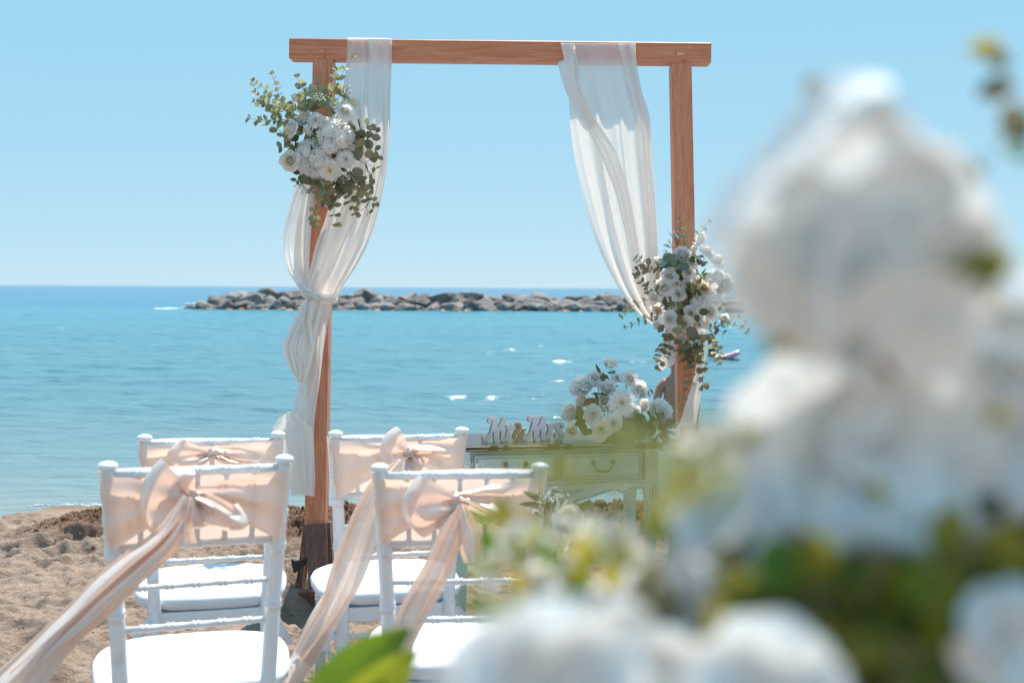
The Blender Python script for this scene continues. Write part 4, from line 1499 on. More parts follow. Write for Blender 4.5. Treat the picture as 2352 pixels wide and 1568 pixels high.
# ---- spray on the right post
b2 = Bouquet('floral_spray', 'white rose spray with trailing eucalyptus tied to the middle of the right post', 'flowers', Z4(770, 700, 4.96), 'flower sprays on the arch', 5)
for kd, x, y, rad, face in (('b', 895, 250, 84, (.3, -.5, .8)), ('p', 740, 372, 78, (0, -.8, .5)), ('r', 965, 350, 66, (.3, -.6, .5)), ('r', 1055, 430, 76, (.4, -.7, .5)), ('b', 520, 440, 56, (-.6, -.5, .5)),
                            ('r', 620, 567, 72, (-.2, -1, .4)), ('r', 795, 535, 62, (0, -1, .2)), ('r', 572, 668, 92, (-.3, -1, .1)), ('r', 705, 728, 70, (0, -1, .1)), ('c', 795, 640, 56, (0, -1, .3)), ('c', 938, 675, 78, (.3, -1, .1)),
                            ('b', 875, 605, 46, (0, -.5, .8)), ('b', 495, 760, 70, (-.6, -.8, .1)), ('k', 525, 865, 70, (-.5, -.8, .0)), ('b', 672, 845, 44, (0, -.8, .4)), ('r', 622, 950, 74, (-.15, -1, .05)),
                            ('r', 820, 900, 74, (.05, -1, .1)), ('c', 755, 1000, 74, (0, -1, -.3)), ('r', 990, 890, 70, (.35, -1, 0)), ('b', 1100, 945, 66, (.6, -.8, -.2)), ('h', 940, 1000, 70, (.2, -1, -.3)), ('p', 1120, 640, 90, (.5, -1, .2)),
                            ('h', 1060, 560, 60, (.4, -1, .4)), ('k', 690, 635, 44, (0, -1, .2)), ('h', 990, 575, 55, (.2, -1, .3)), ('h', 1035, 780, 70, (.3, -1, 0)), ('h', 880, 800, 66, (0, -1, 0)), ('b', 740, 1115, 52, (-.1, -.8, -.5)),
                            ('b', 520, 1005, 54, (-.6, -.8, -.4)), ('r', 1060, 700, 60, (.5, -1, 0)), ('b', 840, 330, 44, (0, -.6, .7)), ('r', 830, 450, 54, (.2, -1, .4))):
    ms, nm = KIND[kd]
    b2.flower(b2.r.choice(ms), nm, Z4(x, y, 4.88 + b2.r.uniform(-.03, .02)), rad * S4 * 1.14, face)
for pts, keys, size, n in (
    ([(560, 500), (430, 480), (360, 440), (318, 408)], ['do', 'dn'], 62, 5), ([(560, 540), (440, 500), (330, 530), (312, 570)], ['do', 'dr'], 62, 6), ([(520, 720), (400, 650), (310, 585)], ['do'], 62, 4), ([(500, 760), (370, 800), (260, 860), (175, 930)], ['eo', 'po'], 50, 6),
    ([(540, 930), (440, 940), (330, 990), (218, 1035)], ['eo', 'do'], 52, 6), ([(600, 1050), (570, 1180), (530, 1260), (490, 1312)], ['dr', 'do'], 58, 5), ([(640, 1080), (610, 1220), (570, 1300), (512, 1400)], ['dr', 'do'], 58, 6),
    ([(720, 1120), (700, 1230), (730, 1300), (800, 1380)], ['eo', 'dr'], 62, 5), ([(800, 1120), (840, 1240), (850, 1320)], ['dr'], 92, 5), ([(860, 1120), (880, 1260), (915, 1400), (925, 1570)], ['dr'], 74, 7),
    ([(780, 1130), (770, 1240), (790, 1380), (810, 1500), (760, 1620), (715, 1760)], ['do'], 64, 9), ([(960, 1080), (1000, 1150), (1060, 1200), (1100, 1265)], ['er', 'do'], 48, 5), ([(1000, 1120), (1020, 1240), (1080, 1360)], ['er', 'po'], 50, 5),
    ([(1000, 1020), (1110, 1010), (1220, 1010), (1330, 1075)], ['do', 'eo'], 50, 6), ([(1100, 980), (1200, 930), (1310, 965)], ['eo', 'po'], 50, 4), ([(950, 1040), (1040, 1040), (1120, 1082)], ['dn', 'do'], 54, 3),
    ([(760, 300), (740, 200), (712, 48)], ['po'], 54, 4), ([(880, 230), (920, 150), (985, 60)], ['po', 'eo'], 56, 3), ([(640, 480), (600, 450), (560, 420)], ['br'], 100, 3), ([(700, 520), (720, 480), (700, 440)], ['br'], 100, 2), ([(560, 740), (450, 720), (400, 640)], ['do'], 50, 3),
    ([(840, 650), (830, 720)], ['rp'], 90, 3), ([(860, 380), (860, 440)], ['gn', 'rp'], 90, 3), ([(900, 560), (930, 570)], ['gn'], 60, 4)):
    b2.sprig([Z4(x, y, 4.87 + b2.r.uniform(-.04, .03)) for x, y in pts], keys, size * S4, n)
for x, y, dx, dz, sz, key in ((820, 680, -.3, -.8, 105, 'rp'), (718, 960, .2, .9, 100, 'rp'), (935, 890, .9, .1, 100, 'rp'), (635, 825, -.7, -.4, 90, 'rp'), (580, 795, -.1, .9, 80, 'rp'), (815, 1080, .3, -.9, 120, 'dr'), (690, 1060, .9, -.2, 95, 'do'),
                              (870, 950, .2, -.8, 80, 'rp'), (545, 1040, -.6, -.8, 90, 'do'), (940, 465, .7, .3, 80, 'rp'), (715, 830, -.5, .5, 90, 'rp'), (880, 620, .3, .6, 80, 'rp')):
    b2.leaf(key, Z4(x, y, 4.82), (dx, -.15, dz), sz * S4)
for k in range(60):
    a, q = b2.r.uniform(0, 6.28), b2.r.uniform(0.1, 1)
    x, y = 790 + 310 * q * math.cos(a), 720 + 400 * q * math.sin(a)
    b2.leaf(b2.r.choice(['rp', 'do', 'rp', 'eo']), Z4(x, y, 4.91), (math.cos(a), b2.r.uniform(-.5, .2), -math.sin(a)), b2.r.uniform(60, 100) * S4)
for x, y, dx, dz, sz in ((700, 300, -.3, 1, 140), (660, 320, -.8, .6, 100), (800, 1080, -.2, -1, 110), (860, 1080, .2, -1, 110), (900, 470, .2, 1, 80), (620, 400, -.6, .7, 80)):
    b2.breath(Z4(x, y, 4.82), (dx, -.1, dz), sz * S4)
mb = MB()
mb.ball((0, 0, 0), 0.085, 14, 9, (0.95, 0.4, 1.3))
o = mb.build('moss_base', M['rose_leaf'], b2.root)


# ------------------------------------------------------------------ console table
T_A = math.atan2(4.49 - 4.36, P(1512, 1060, 4.49).x - P(1048, 1060, 4.36).x)
pL, pR = P(1048, 1060, 4.36), P(1512, 1060, 4.49)
TW = (Vector((pR.x, pR.y)) - Vector((pL.x, pL.y))).length
T_Z = ground_at(0.2, 4.6) - 0.004
TOPZ = EYE - (1018 - 659.5) * 4.42 / F - T_Z      # height of the table top
tb = thing('console_table', 'small pale grey-green console table with two drawers and a dark wooden top', 'table', (pL.x, pL.y, T_Z), T_A)
TD = 0.34
hw = TW / 2


def tpart(mb, name, mat, smooth=False, parent=None):
    return mb.build(name, mat, parent or tb, smooth)


mb = MB()
mb.box((hw, TD / 2, TOPZ - 0.0065), (hw + 0.012, TD / 2 + 0.012, 0.0065), None, 0.003)
mb.box((hw, TD / 2, TOPZ - 0.0185), (hw + 0.004, TD / 2 + 0.004, 0.005), None, 0.002)
top = tpart(mb, 'tabletop', M['table_top'])
mb = MB()
for a, b in ((0.02, 0.16), (0.20, 0.225), (0.25, 0.44), (0.50, 0.53), (0.56, 0.77)):
    mb.box(((a + b) / 2 * TW, -0.0135, TOPZ - 0.004), ((b - a) / 2 * TW, 0.0016, 0.0016))
    mb.box(((a + b) / 2 * TW, -0.0055, TOPZ - 0.018), ((b - a) / 2.4 * TW, 0.0016, 0.0012))
tpart(mb, 'worn_edge', M['paint_strip'], False, top)
B0, B1 = TOPZ - 0.024, TOPZ - 0.145     # carcass top and bottom
mb = MB()
mb.box((hw, TD / 2 + 0.006, (B0 + B1) / 2), (hw - 0.03, TD / 2 - 0.010, (B0 - B1) / 2), None, 0.002)
tpart(mb, 'body', M['table'])
# scalloped apron
mb = MB()
xs = np.linspace(0.034, TW - 0.034, 81)
def scal(x):
    q = abs(x - hw) / (hw - 0.034)
    base = np.interp(q, [0, 0.15, 0.35, 0.5, 0.6, 0.66, 0.70, 0.74, 0.80, 0.9, 1.0], [0.088, 0.086, 0.068, 0.050, 0.042, 0.046, 0.056, 0.046, 0.038, 0.037, 0.042])
    return B1 - base
vs = []
for x in xs:
    for yy in (-0.001, 0.013):
        vs += [(x, yy, B1 - 0.001), (x, yy, scal(x))]
fs = []
for i in range(len(xs) - 1):
    a, b = i * 4, (i + 1) * 4
    fs += [(a, b, b + 1, a + 1), (a + 3, b + 3, b + 2, a + 2), (a + 1, b + 1, b + 3, a + 3), (a + 2, b + 2, b, a)]
mb.add(vs, fs)
apr = tpart(mb, 'apron', M['table'])
mb = MB()
mb.tube([(x, -0.0016, scal(x) + 0.006) for x in xs], 0.0011, 5)
mb.tube([(x, -0.0016, B1 - 0.010 - 0.003 * math.cos((x - hw) * 16)) for x in xs], 0.0010, 5)
for q in (-0.017, 0.017):      # carved flowers and leaf spray
    cx, cz = hw + q, B1 - 0.045
    mb.tube([(cx + 0.0065 * math.cos(a), -0.002, cz + 0.0065 * math.sin(a)) for a in np.linspace(0, 6.4, 16)], 0.0015, 5)
    for k in range(5):
        w = k * 1.2566 + 0.3
        mb.tube([(cx + 0.013 * math.cos(w) + 0.0055 * math.cos(a), -0.0018, cz + 0.013 * math.sin(w) + 0.0055 * math.sin(a)) for a in np.linspace(0, 6.4, 10)], 0.0007, 4)
for sg in (-1, 1):
    for k in range(4):
        bx = hw + sg * (0.038 + 0.014 * k)
        for s2 in (-1, 1):
            mb.tube([(bx + sg * 0.017 * t, -0.0018, B1 - 0.045 + 0.003 * k + s2 * 0.006 * math.sin(math.pi * t)) for t in np.linspace(0, 1, 7)], 0.0007, 4)
tpart(mb, 'carving', M['table_line'], True, apr)
# drawers
for q0, q1 in ((0.085, 0.485), (0.515, 0.915)):
    x0, x1 = q0 * TW, q1 * TW
    cx, cz = (x0 + x1) / 2, (B0 + B1) / 2 - 0.003
    mb = MB()
    mb.box((cx, -0.006, cz), ((x1 - x0) / 2, 0.006, 0.050), None, 0.002)
    dr_ = tpart(mb, 'drawer', M['table'])
    mb = MB()
    for ins, rr_ in ((0.000, 0.0013), (0.007, 0.0008), (0.0125, 0.0010)):
        a0, a1, c0, c1 = x0 + ins, x1 - ins, cz - 0.050 + ins, cz + 0.050 - ins
        for pa, pb in (((a0, c0), (a1, c0)), ((a1, c0), (a1, c1)), ((a1, c1), (a0, c1)), ((a0, c1), (a0, c0))):
            mb.tube([(pa[0], -0.0125, pa[1]), (pb[0], -0.0125, pb[1])], rr_, 5)
    tpart(mb, 'moulding', M['table_line'], True, dr_)
    mb = MB()
    mb.box((cx, -0.0125, cz), ((x1 - x0) / 2 - 0.016, 0.0015, 0.034), None, 0.001)
    tpart(mb, 'drawer_panel', M['table'], False, dr_)
    mb = MB()
    for sg in (-1, 1):
        mb.ball((cx + sg * 0.040, -0.019, cz + 0.016), 0.0095, 12, 8, (1, 0.6, 1))
    path = []
    for a in np.linspace(0, 1, 25):
        ang = math.pi + math.pi * a
        xx = cx + 0.034 * math.copysign(abs(math.cos(ang)) ** 0.55, math.cos(ang)) * (1 if 0.12 < a < 0.88 else 1.1)
        zz = cz + 0.014 - 0.034 * abs(math.sin(ang)) ** 0.75
        path.append((xx, -0.024, zz))
    mb.tube(path, [0.0022 + 0.0024 * math.exp(-((a - 0.5) / 0.22) ** 2) for a in np.linspace(0, 1, 25)], 8)
    tpart(mb, 'handle', M['brass'], True, dr_)
# legs
def cab(mb, x, y, sx, sy, front=True):
    prof = [(B0, 0.030, 0), (B1 - 0.03, 0.030, 0), (B1 - 0.05, 0.031, .003), (B1 - 0.09, 0.034, .011), (B1 - 0.14, 0.031, .011), (B1 - 0.22, 0.025, .004), (B1 - 0.34, 0.019, -.002),
            (B1 - 0.48, 0.016, 0), (0.05, 0.016, .006), (0.02, 0.021, .014), (0.0, 0.020, .016), (-0.03, 0.020, .016)] if front else \
           [(B0, 0.027, 0), (B1 - 0.05, 0.027, 0), (B1 - 0.2, 0.025, 0), (0.1, 0.022, 0), (-0.03, 0.022, 0)]
    vs = []
    n = 12
    for z, h, off in prof:
        for k in range(n):
            a = 2 * math.pi * (k + 0.5) / n
            cx_, sy__ = math.cos(a), math.sin(a)
            m_ = max(abs(cx_), abs(sy__)) ** 0.8
            vs.append((x + sx * off + h * cx_ / m_ * 0.93, y + sy * off + h * sy__ / m_ * 0.93, z))
    fs = []
    for j in range(len(prof) - 1):
        for k in range(n):
            fs.append((j * n + k, (j + 1) * n + k, (j + 1) * n + (k + 1) % n, j * n + (k + 1) % n))
    fs.append(tuple(range(n)))
    mb.add(vs, fs)


for x, y, sx, sy, fr in ((0.028, 0.024, -1, -1, True), (TW - 0.028, 0.024, 1, -1, True), (0.03, TD - 0.028, 0, 0, False), (TW - 0.03, TD - 0.028, 0, 0, False)):
    mb = MB()
    cab(mb, x, y, sx, sy, fr)
    lg_ = mb.build('leg', M['table'], tb, True, 40)
    if fr:
        mb = MB()     # carved acanthus on the knee
        for k, (dx, up, dn) in enumerate(((-0.014, 0.004, -0.06), (0.0, 0.020, -0.085), (0.014, 0.006, -0.06))):
            for s2 in (-1, 1):
                pts = []
                for t in np.linspace(0, 1, 9):
                    pts.append((x + sx * 0.008 + dx * (1 - 0.5 * t) + s2 * 0.008 * math.sin(math.pi * (0.5 + 0.5 * t)) * (0 if t == 0 else 1) , y - 0.0365 - 0.004 * math.sin(math.pi * t), B1 - 0.04 + up * (1 - t) + dn * t))
                mb.tube(pts, 0.0012, 4)
        tpart(mb, 'carving', M['table_line'], True, lg_)


def t2w(x, y, z=None):
    return tb.matrix_basis @ Vector((x, y, TOPZ if z is None else z))


# ------------------------------------------------------------------ Mr & Mrs letters
def chaikin(p, n=2):
    p = [np.array(q, float) for q in p]
    for _ in range(n):
        q = []
        for i in range(len(p)):
            a, b = p[i], p[(i + 1) % len(p)]
            q += [a * 0.75 + b * 0.25, a * 0.25 + b * 0.75]
        p = q
    return p


M1 = [(395, 268), (345, 262), (310, 205), (328, 145), (380, 116), (440, 118), (500, 132), (552, 122), (552, 160), (530, 190), (530, 340), (546, 368), (570, 350), (600, 280), (655, 160), (690, 118), (742, 116)]
M1b = [(640, 450), (622, 424), (604, 445), (580, 540), (530, 696), (455, 700), (455, 500), (456, 460), (442, 436), (426, 460), (375, 570), (310, 675), (270, 702), (210, 700), (178, 640), (190, 570), (240, 532), (278, 556), (268, 592), (292, 604), (345, 520), (402, 340), (432, 195), (416, 172), (394, 190), (402, 232)]
MR = M1 + [(735, 300), (718, 440), (698, 560), (718, 596), (750, 580), (770, 480), (788, 390), (762, 372), (752, 330), (790, 298), (850, 298), (872, 330), (902, 300), (950, 294), (984, 335), (980, 400), (952, 438), (912, 434), (893, 396), (868, 420), (850, 520), (832, 694), (758, 698), (742, 658), (722, 690), (660, 694), (622, 655), (622, 560)] + M1b
sh = lambda L_, dx=977, dy=-18: [(x + dx, y + dy) for x, y in L_]
MRS = sh(M1) + [(1716, 290), (1702, 430), (1696, 540), (1720, 575), (1752, 556), (1775, 460), (1797, 368), (1766, 344), (1768, 292), (1810, 266), (1856, 270), (1880, 302), (1918, 266), (1962, 264), (1986, 292), (2022, 250), (2085, 238), (2152, 264), (2182, 320), (2176, 384), (2140, 402), (2112, 380), (2114, 330), (2090, 302), (2060, 320), (2058, 362), (2110, 420), (2172, 500), (2190, 585), (2152, 652), (2080, 668), (2000, 662), (1948, 620), (1938, 550), (1972, 503), (2014, 512), (2004, 550), (2030, 602), (2062, 610), (2086, 580), (2068, 530), (2010, 472), (1962, 410), (1932, 404), (1908, 368), (1882, 400), (1866, 520), (1848, 676), (1790, 682), (1758, 650), (1738, 682), (1650, 676), (1602, 636), (1600, 545)] + sh(M1b)
AMP = [(972, 300), (1000, 258), (1050, 243), (1102, 262), (1134, 320), (1126, 382), (1088, 440), (1086, 466), (1110, 505), (1150, 470), (1168, 440), (1134, 416), (1138, 398), (1248, 400), (1246, 432), (1214, 440), (1188, 505), (1160, 552), (1185, 600), (1214, 656), (1218, 684), (1178, 686), (1125, 640), (1082, 680), (1020, 692), (958, 672), (926, 600), (934, 530), (976, 462), (986, 430), (968, 380)]
AMP_H = [[(1045, 288), (1062, 320), (1066, 370), (1042, 414), (1024, 380), (1020, 330)], [(1035, 498), (1088, 560), (1062, 602), (1025, 622), (998, 580), (1008, 530)]]
sgn_d = 4.47
K = 0.0977 * sgn_d / F
sg_p = t2w(0.0, 0.10)
sx0 = P(1107, 1012, sgn_d).x
sgn = thing('word_sign', 'white cut-out letters reading Mr&Mrs standing on the console table', 'sign', (sx0, 4.44, sg_p.z), T_A + R(5))
# sit it on the table: solve for local table coordinates
tl_ = tb.matrix_basis.inverted() @ Vector((sx0, 4.44, sg_p.z))
sgn.location = t2w(tl_.x, 0.085)


def letter(name, outline, holes, mat_f, parent, yoff=0.0):
    cu = bpy.data.curves.new(name, 'CURVE')
    cu.dimensions = '2D'
    cu.fill_mode = 'BOTH'
    cu.extrude = 0.0095
    cu.bevel_depth = 0.0008
    cu.bevel_resolution = 1
    for pl in [outline] + holes:
        p = chaikin(pl, 2)
        sp = cu.splines.new('POLY')
        sp.points.add(len(p) - 1)
        for i, q in enumerate(p):
            bl = 704 - (q[0] - 180) * 0.0145
            sp.points[i].co = ((q[0] - 160) * K, (bl - q[1]) * K, 0, 1)
        sp.use_cyclic_u = True
    tmp = bpy.data.objects.new('tmp', cu)
    COL.objects.link(tmp)
    bpy.context.view_layer.update()
    me = bpy.data.meshes.new_from_object(tmp.evaluated_get(bpy.context.evaluated_depsgraph_get()))
    bpy.data.objects.remove(tmp)
    me.name = name
    me.materials.clear()
    me.materials.append(mat_f)
    me.materials.append(M['letter_e'])
    for p in me.polygons:
        p.material_index = 0 if p.normal.z > 0.9 else 1
        p.use_smooth = False
    me.transform(Matrix.Rotation(R(90), 4, 'X'))
    o = link(name, me, parent)
    o.location = (0, yoff, 0.0)
    return o


o = letter('lettering', MR, [], M['letter_w'], sgn, 0.0); o['label'] = 'white Mr'
o = letter('lettering', AMP, AMP_H, M['letter_b'], sgn, 0.004); o['label'] = 'tan ampersand'
o = letter('lettering', MRS, [], M['letter_w'], sgn, 0.0); o['label'] = 'white Mrs'

# ------------------------------------------------------------------ flowers on the table
b3 = Bouquet('floral_arrangement', 'low white rose and gerbera arrangement on the right half of the console table', 'flowers', Vector((P(1420, 1000, 4.55).x, 4.55, t2w(0.5, 0.2).z)), None, 7)
for kd, x, y, rad, dd, face in (('p', 1325, 125, 72, .02, (0, -.6, .8)), ('r', 1180, 245, 78, 0, (-.2, -.7, .6)), ('p', 1070, 320, 118, -.02, (-.3, -.7, .7)), ('p', 1300, 330, 84, -.04, (0, -.8, .6)), ('r', 1500, 255, 80, -.02, (.2, -.8, .5)),
                                ('r', 1590, 345, 84, -.03, (.4, -.8, .3)), ('r', 1395, 245, 54, .05, (.2, -.8, .5)), ('p', 1065, 450, 66, 0, (-.6, -.7, .2)), ('p', 960, 560, 88, -.02, (-.6, -.8, .2)), ('r', 1172, 575, 86, -.06, (-.2, -1, .1)),
                                ('r', 1352, 655, 88, -.07, (.1, -1, -.1)), ('c', 1245, 712, 94, -.09, (-.05, -1, .1)), ('r', 1550, 560, 66, -.04, (.3, -1, 0)), ('b', 1625, 500, 84, 0, (.2, -.6, .7)), ('p', 1775, 550, 124, -.04, (.4, -.8, .5)),
                                ('p', 1280, 455, 66, 0, (0, -1, .3)), ('b', 985, 715, 76, 0, (-.3, -.8, .4)), ('r', 1420, 560, 60, .02, (0, -1, 0)), ('p', 1500, 640, 70, .04, (0, -1, 0))):
    ms, nm = KIND[kd]
    b3.flower(b3.r.choice(ms), nm, Z5(x, y, 4.5 + dd), rad * S5 * 1.10, face)
b3.flower(GERB, 'gerbera', Z5(1435, 468, 4.38), 128 * S5, (.05, -1, .15), centre=True, lab='large white gerbera daisy in the middle')
b3.sprig([Z5(1345, 420, 4.5), Z5(1340, 280, 4.5), Z5(1330, 170, 4.5)], ['rp'], 60 * S5, 2, r0=0.0024, buds=False, stemmat='stem_green')
b3.sprig([Z5(1240, 430, 4.48), Z5(1200, 300, 4.5)], ['rp'], 70 * S5, 2, r0=0.0022, buds=False, stemmat='stem_green')
for x, y, dx, dz, sz, key in ((1215, 165, -.4, .9, 110, 'rn'), (1262, 240, .2, .9, 85, 'rp'), (1130, 470, -.6, -.7, 110, 'np'), (1190, 440, -.3, .9, 110, 'rp'), (1060, 560, .3, -.9, 120, 'rp'), (1050, 650, -.8, -.3, 120, 'rp'),
                              (1080, 700, .1, -1, 110, 'rp'), (1480, 690, .9, -.2, 190, 'rp'), (1560, 660, .9, .1, 190, 'rp'), (1640, 700, .7, -.5, 170, 'rp'), (1440, 740, .8, -.3, 150, 'rp'), (1540, 740, 1, 0, 160, 'rp'), (1330, 740, .6, -.2, 100, 'rp'),
                              (1120, 740, -.5, -.3, 110, 'rp'), (1290, 240, .9, -.4, 60, 'rp'), (1470, 330, .3, -.5, 50, 'gn'), (1290, 400, .6, .4, 60, 'gn'), (1600, 620, .5, -.8, 130, 'rp')):
    b3.leaf(key, Z5(x, y, 4.43), (dx, -.12, dz), sz * S5)
for pts, keys, size, n in (([(1640, 620), (1720, 660), (1760, 760), (1740, 840)], ['dr', 'rp'], 110, 4), ([(1700, 600), (1820, 660), (1850, 780), (1860, 880)], ['do', 'dr'], 80, 5), ([(1750, 600), (1850, 640), (1960, 700)], ['eo', 'do'], 52, 4),
                           ([(1620, 680), (1600, 720), (1720, 850)], ['dr', 'po'], 100, 3), ([(1600, 420), (1660, 390), (1700, 365)], ['eo'], 34, 3)):
    b3.sprig([Z5(x, y, 4.46 + b3.r.uniform(-.03, .02)) for x, y in pts], keys, size * S5, n)
for x, y, dx, dz, sz in ((1270, 600, .0, 1, 110), (1290, 590, .4, .7, 80), (1580, 430, .6, .6, 90)):
    b3.breath(Z5(x, y, 4.36), (dx, -.1, dz), sz * S5)
for k in range(40):
    x, y = b3.r.uniform(1010, 1800), b3.r.uniform(420, 740)
    b3.leaf(b3.r.choice(['rp', 'rp', 'do']), Z5(x, y, 4.57), (b3.r.uniform(-1, 1), b3.r.uniform(-.5, .2), b3.r.uniform(-1, .6)), b3.r.uniform(80, 130) * S5)
mb = MB()
mb.turned((0, 0, 0), (0, 0, 0.07), [(0, 0.06), (0.02, 0.065), (0.5, 0.085), (0.95, 0.10), (1, 0.095)], 20)
mb.build('planter_bowl', M['table_line'], b3.root)


# ------------------------------------------------------------------ chairs
def seg_rings(t0, t1, ts, r, rr, w=0.011, L_=1.0):
    """profile of a turned rod with paired rings at the fractions ts"""
    prof = [(t0, r)]
    w = w / L_
    for t in ts:
        prof += [(t - w * 1.15, r), (t - w * 0.95, rr), (t - w * 0.35, rr), (t - w * 0.15, r), (t + w * 0.15, r), (t + w * 0.35, rr), (t + w * 0.95, rr), (t + w * 1.15, r)]
    prof.append((t1, r))
    return prof


def make_chair_parts():
    """mesh data shared by all chairs; local x right, y away from the camera, z up"""
    D = []
    X_T, X_S = 0.187, 0.158        # post offset at the top and at the seat
    Y_T = -0.045
    def post_xy(z):
        t = max(0, min(1, (z - 0.38) / 0.52))
        return X_S + (X_T - X_S) * t, Y_T * t * t - (0.03 * (0.38 - z) / 0.38 if z < 0.38 else 0)
    for sg in (-1, 1):
        mb = MB()
        pts, rad = [], []
        for z in np.linspace(-0.03, 0.893, 60):
            x, y = post_xy(z)
            r = 0.0185 - 0.0025 * max(0, z - 0.3) / 0.6
            pts.append((sg * x, y, z)); rad.append(r)
        zr = []
        for z0 in (0.25, 0.56, 0.70, 0.78):
            zr += [(z0 - 0.004, 0.0025), (z0 + 0.004, 0.0025)]
        P2, R2 = [], []
        allz = sorted(set(list(np.linspace(-0.03, 0.893, 40)) + [z0 + dz for z0 in (0.25, 0.56, 0.70, 0.78) for dz in (-.010, -.008, -.003, -.0005, .0005, .003, .008, .010)]))
        for z in allz:
            x, y = post_xy(z)
            r = 0.0185 - 0.0025 * max(0, z - 0.3) / 0.6
            for z0 in (0.25, 0.56, 0.70, 0.78):
                d = abs(z - z0)
                if 0.002 < d < 0.009:
                    r += 0.0022
            P2.append((sg * x, y, z)); R2.append(r)
        x, y = post_xy(0.893)
        fin = [(0.895, .014), (0.8965, .0125), (0.900, .0135), (0.902, .019), (0.9055, .0215), (0.911, .0215), (0.9155, .017), (0.9185, .009), (0.920, .001)]
        for z, r in fin:
            P2.append((sg * x, y - (z - 0.893) * 0.1, z)); R2.append(r)
        mb.tube(P2, R2, 16)
        D.append(('back_post', mb.mesh('back_post', M['chair'])))
        mb = MB()
        allz = sorted(set(list(np.linspace(-0.03, 0.350, 10)) + [z0 + dz for z0 in (0.12, 0.30) for dz in (-.010, -.008, -.003, -.0005, .0005, .003, .008, .010)]))
        R2 = []
        for z in allz:
            r = 0.0175
            for z0 in (0.12, 0.30):
                if 0.002 < abs(z - z0) < 0.009:
                    r += 0.002
            R2.append(r)
        mb.tube([(sg * 0.185, 0.375, z) for z in allz], R2, 14)
        D.append(('front_leg', mb.mesh('front_leg', M['chair'])))
        for zz in (0.16, 0.25):
            mb = MB()
            x, y = post_xy(zz)
            mb.turned((sg * x, y, zz), (sg * 0.185, 0.375, zz), seg_rings(0, 1, (0.25, 0.5, 0.75), 0.0085, 0.0115, 0.009, 0.4), 10)
            D.append(('stretcher', mb.mesh('stretcher', M['chair'])))
    rails = [('top_rail', 0.888, 0.0095, 5, 0.0125), ('back_rail', 0.716, 0.0085, 5, 0.0108), ('back_rail', 0.618, 0.0068, 5, 0.0095), ('back_rail', 0.522, 0.0075, 5, 0.0100), ('stretcher', 0.28, 0.0075, 5, 0.0095)]
    for nm, z, r, n, rr_ in rails:
        x, y = post_xy(z)
        mb = MB()
        mb.turned((-x, y, z), (x, y, z), seg_rings(0, 1, [(k + 1) / (n + 1) for k in range(n)], r, rr_, 0.0085, 2 * x), 12)
        D.append((nm, mb.mesh(nm, M['chair'])))
    mb = MB()
    mb.turned((-0.185, 0.375, 0.25), (0.185, 0.375, 0.25), seg_rings(0, 1, (.2, .4, .6, .8), 0.0075, 0.0095, 0.0085, .37), 12)
    D.append(('stretcher', mb.mesh('stretcher', M['chair'])))
    for k in range(5):      # spindles
        t = (k + 1) / 6 * 2 - 1
        xt, yt = post_xy(0.885)
        xb, yb = post_xy(0.719)
        mb = MB()
        mb.turned((t * xt, yt, 0.882), (t * xb, yb, 0.719), [(0, .0056), (.10, .0052), (.30, .0072), (.50, .0080), (.56, .0064), (.58, .0092), (.62, .0092), (.64, .0062), (.67, .0090), (.71, .0090), (.74, .0066), (.9, .0062), (1, .0068)], 10)
        D.append(('spindle', mb.mesh('spindle', M['chair'])))
    mb = MB()               # seat frame
    mb.box((0, 0.005, 0.343), (0.148, 0.009, 0.021), None, 0.002)
    mb.box((0, 0.378, 0.343), (0.185, 0.009, 0.021), None, 0.002)
    for sg in (-1, 1):
        a = math.atan2(sg * 0.027, 0.375)
        mb.box((sg * 0.172, 0.19, 0.343), (0.009, 0.185, 0.021), Matrix.Rotation(-a, 3, 'Z'), 0.002)
    mb.box((0, 0.19, 0.359), (0.165, 0.185, 0.004))
    D.append(('seat', mb.mesh('seat', M['chair'], False)))
    return D


CH = make_chair_parts()


def cushion_mesh(seed):
    """rounded seat pad, wider in front"""
    r = random.Random(seed)
    n = 72
    vs, fs = [], []
    levels = [(0.0, 0.90), (0.004, 0.96), (0.012, 1.0), (0.030, 1.01), (0.040, 0.985), (0.046, 0.93), (0.050, 0.80), (0.053, 0.5), (0.054, 0.2)]
    for z, s in levels:
        for k in range(n):
            a = 2 * math.pi * k / n
            c, s_ = math.cos(a), math.sin(a)
            ex = 0.52 if s_ < 0 else 0.72
            x = 0.205 * math.copysign(abs(c) ** ex, c)
            y = 0.205 * math.copysign(abs(s_) ** ex, s_)
            wmul = 1.10 + 0.06 * (y / 0.2)
            wr = 1 + (0.006 * math.sin(17 * a + seed) + 0.004 * math.sin(31 * a)) * (1 if z < 0.03 else 0.2)
            vs.append((x * s * wmul * wr, y * s * wr, z + 0.002 * math.sin(3 * a + seed) * (1 if s > .9 else .4)))
    for j in range(len(levels) - 1):
        for k in range(n):
            fs.append((j * n + k, j * n + (k + 1) % n, (j + 1) * n + (k + 1) % n, (j + 1) * n + k))
    fs.append(tuple((len(levels) - 1) * n + k for k in range(n)))
    fs.append(tuple(range(n))[::-1])
    mb = MB()
    mb.add(vs, fs)
    return mb.mesh('cushion_pad', M['cushion'])


def local_grid(name, fn, nr, ncl, mat, parent, thick=0.0):
    X, Y, Z = (np.zeros((nr, ncl)) for _ in range(3))
    for j in range(nr):
        for i in range(ncl):
            p = fn(j / (nr - 1), i / (ncl - 1))
            X[j, i], Y[j, i], Z[j, i] = p[0], p[1], p[2]
    o = link(name, grid_mesh(name, X, Y, Z, mat), parent)
    if thick:
        md = o.modifiers.new('thickness', 'SOLIDIFY')
        md.thickness = thick
        md.offset = 0
    return o


def smooth(t):
    return t * t * (3 - 2 * t)


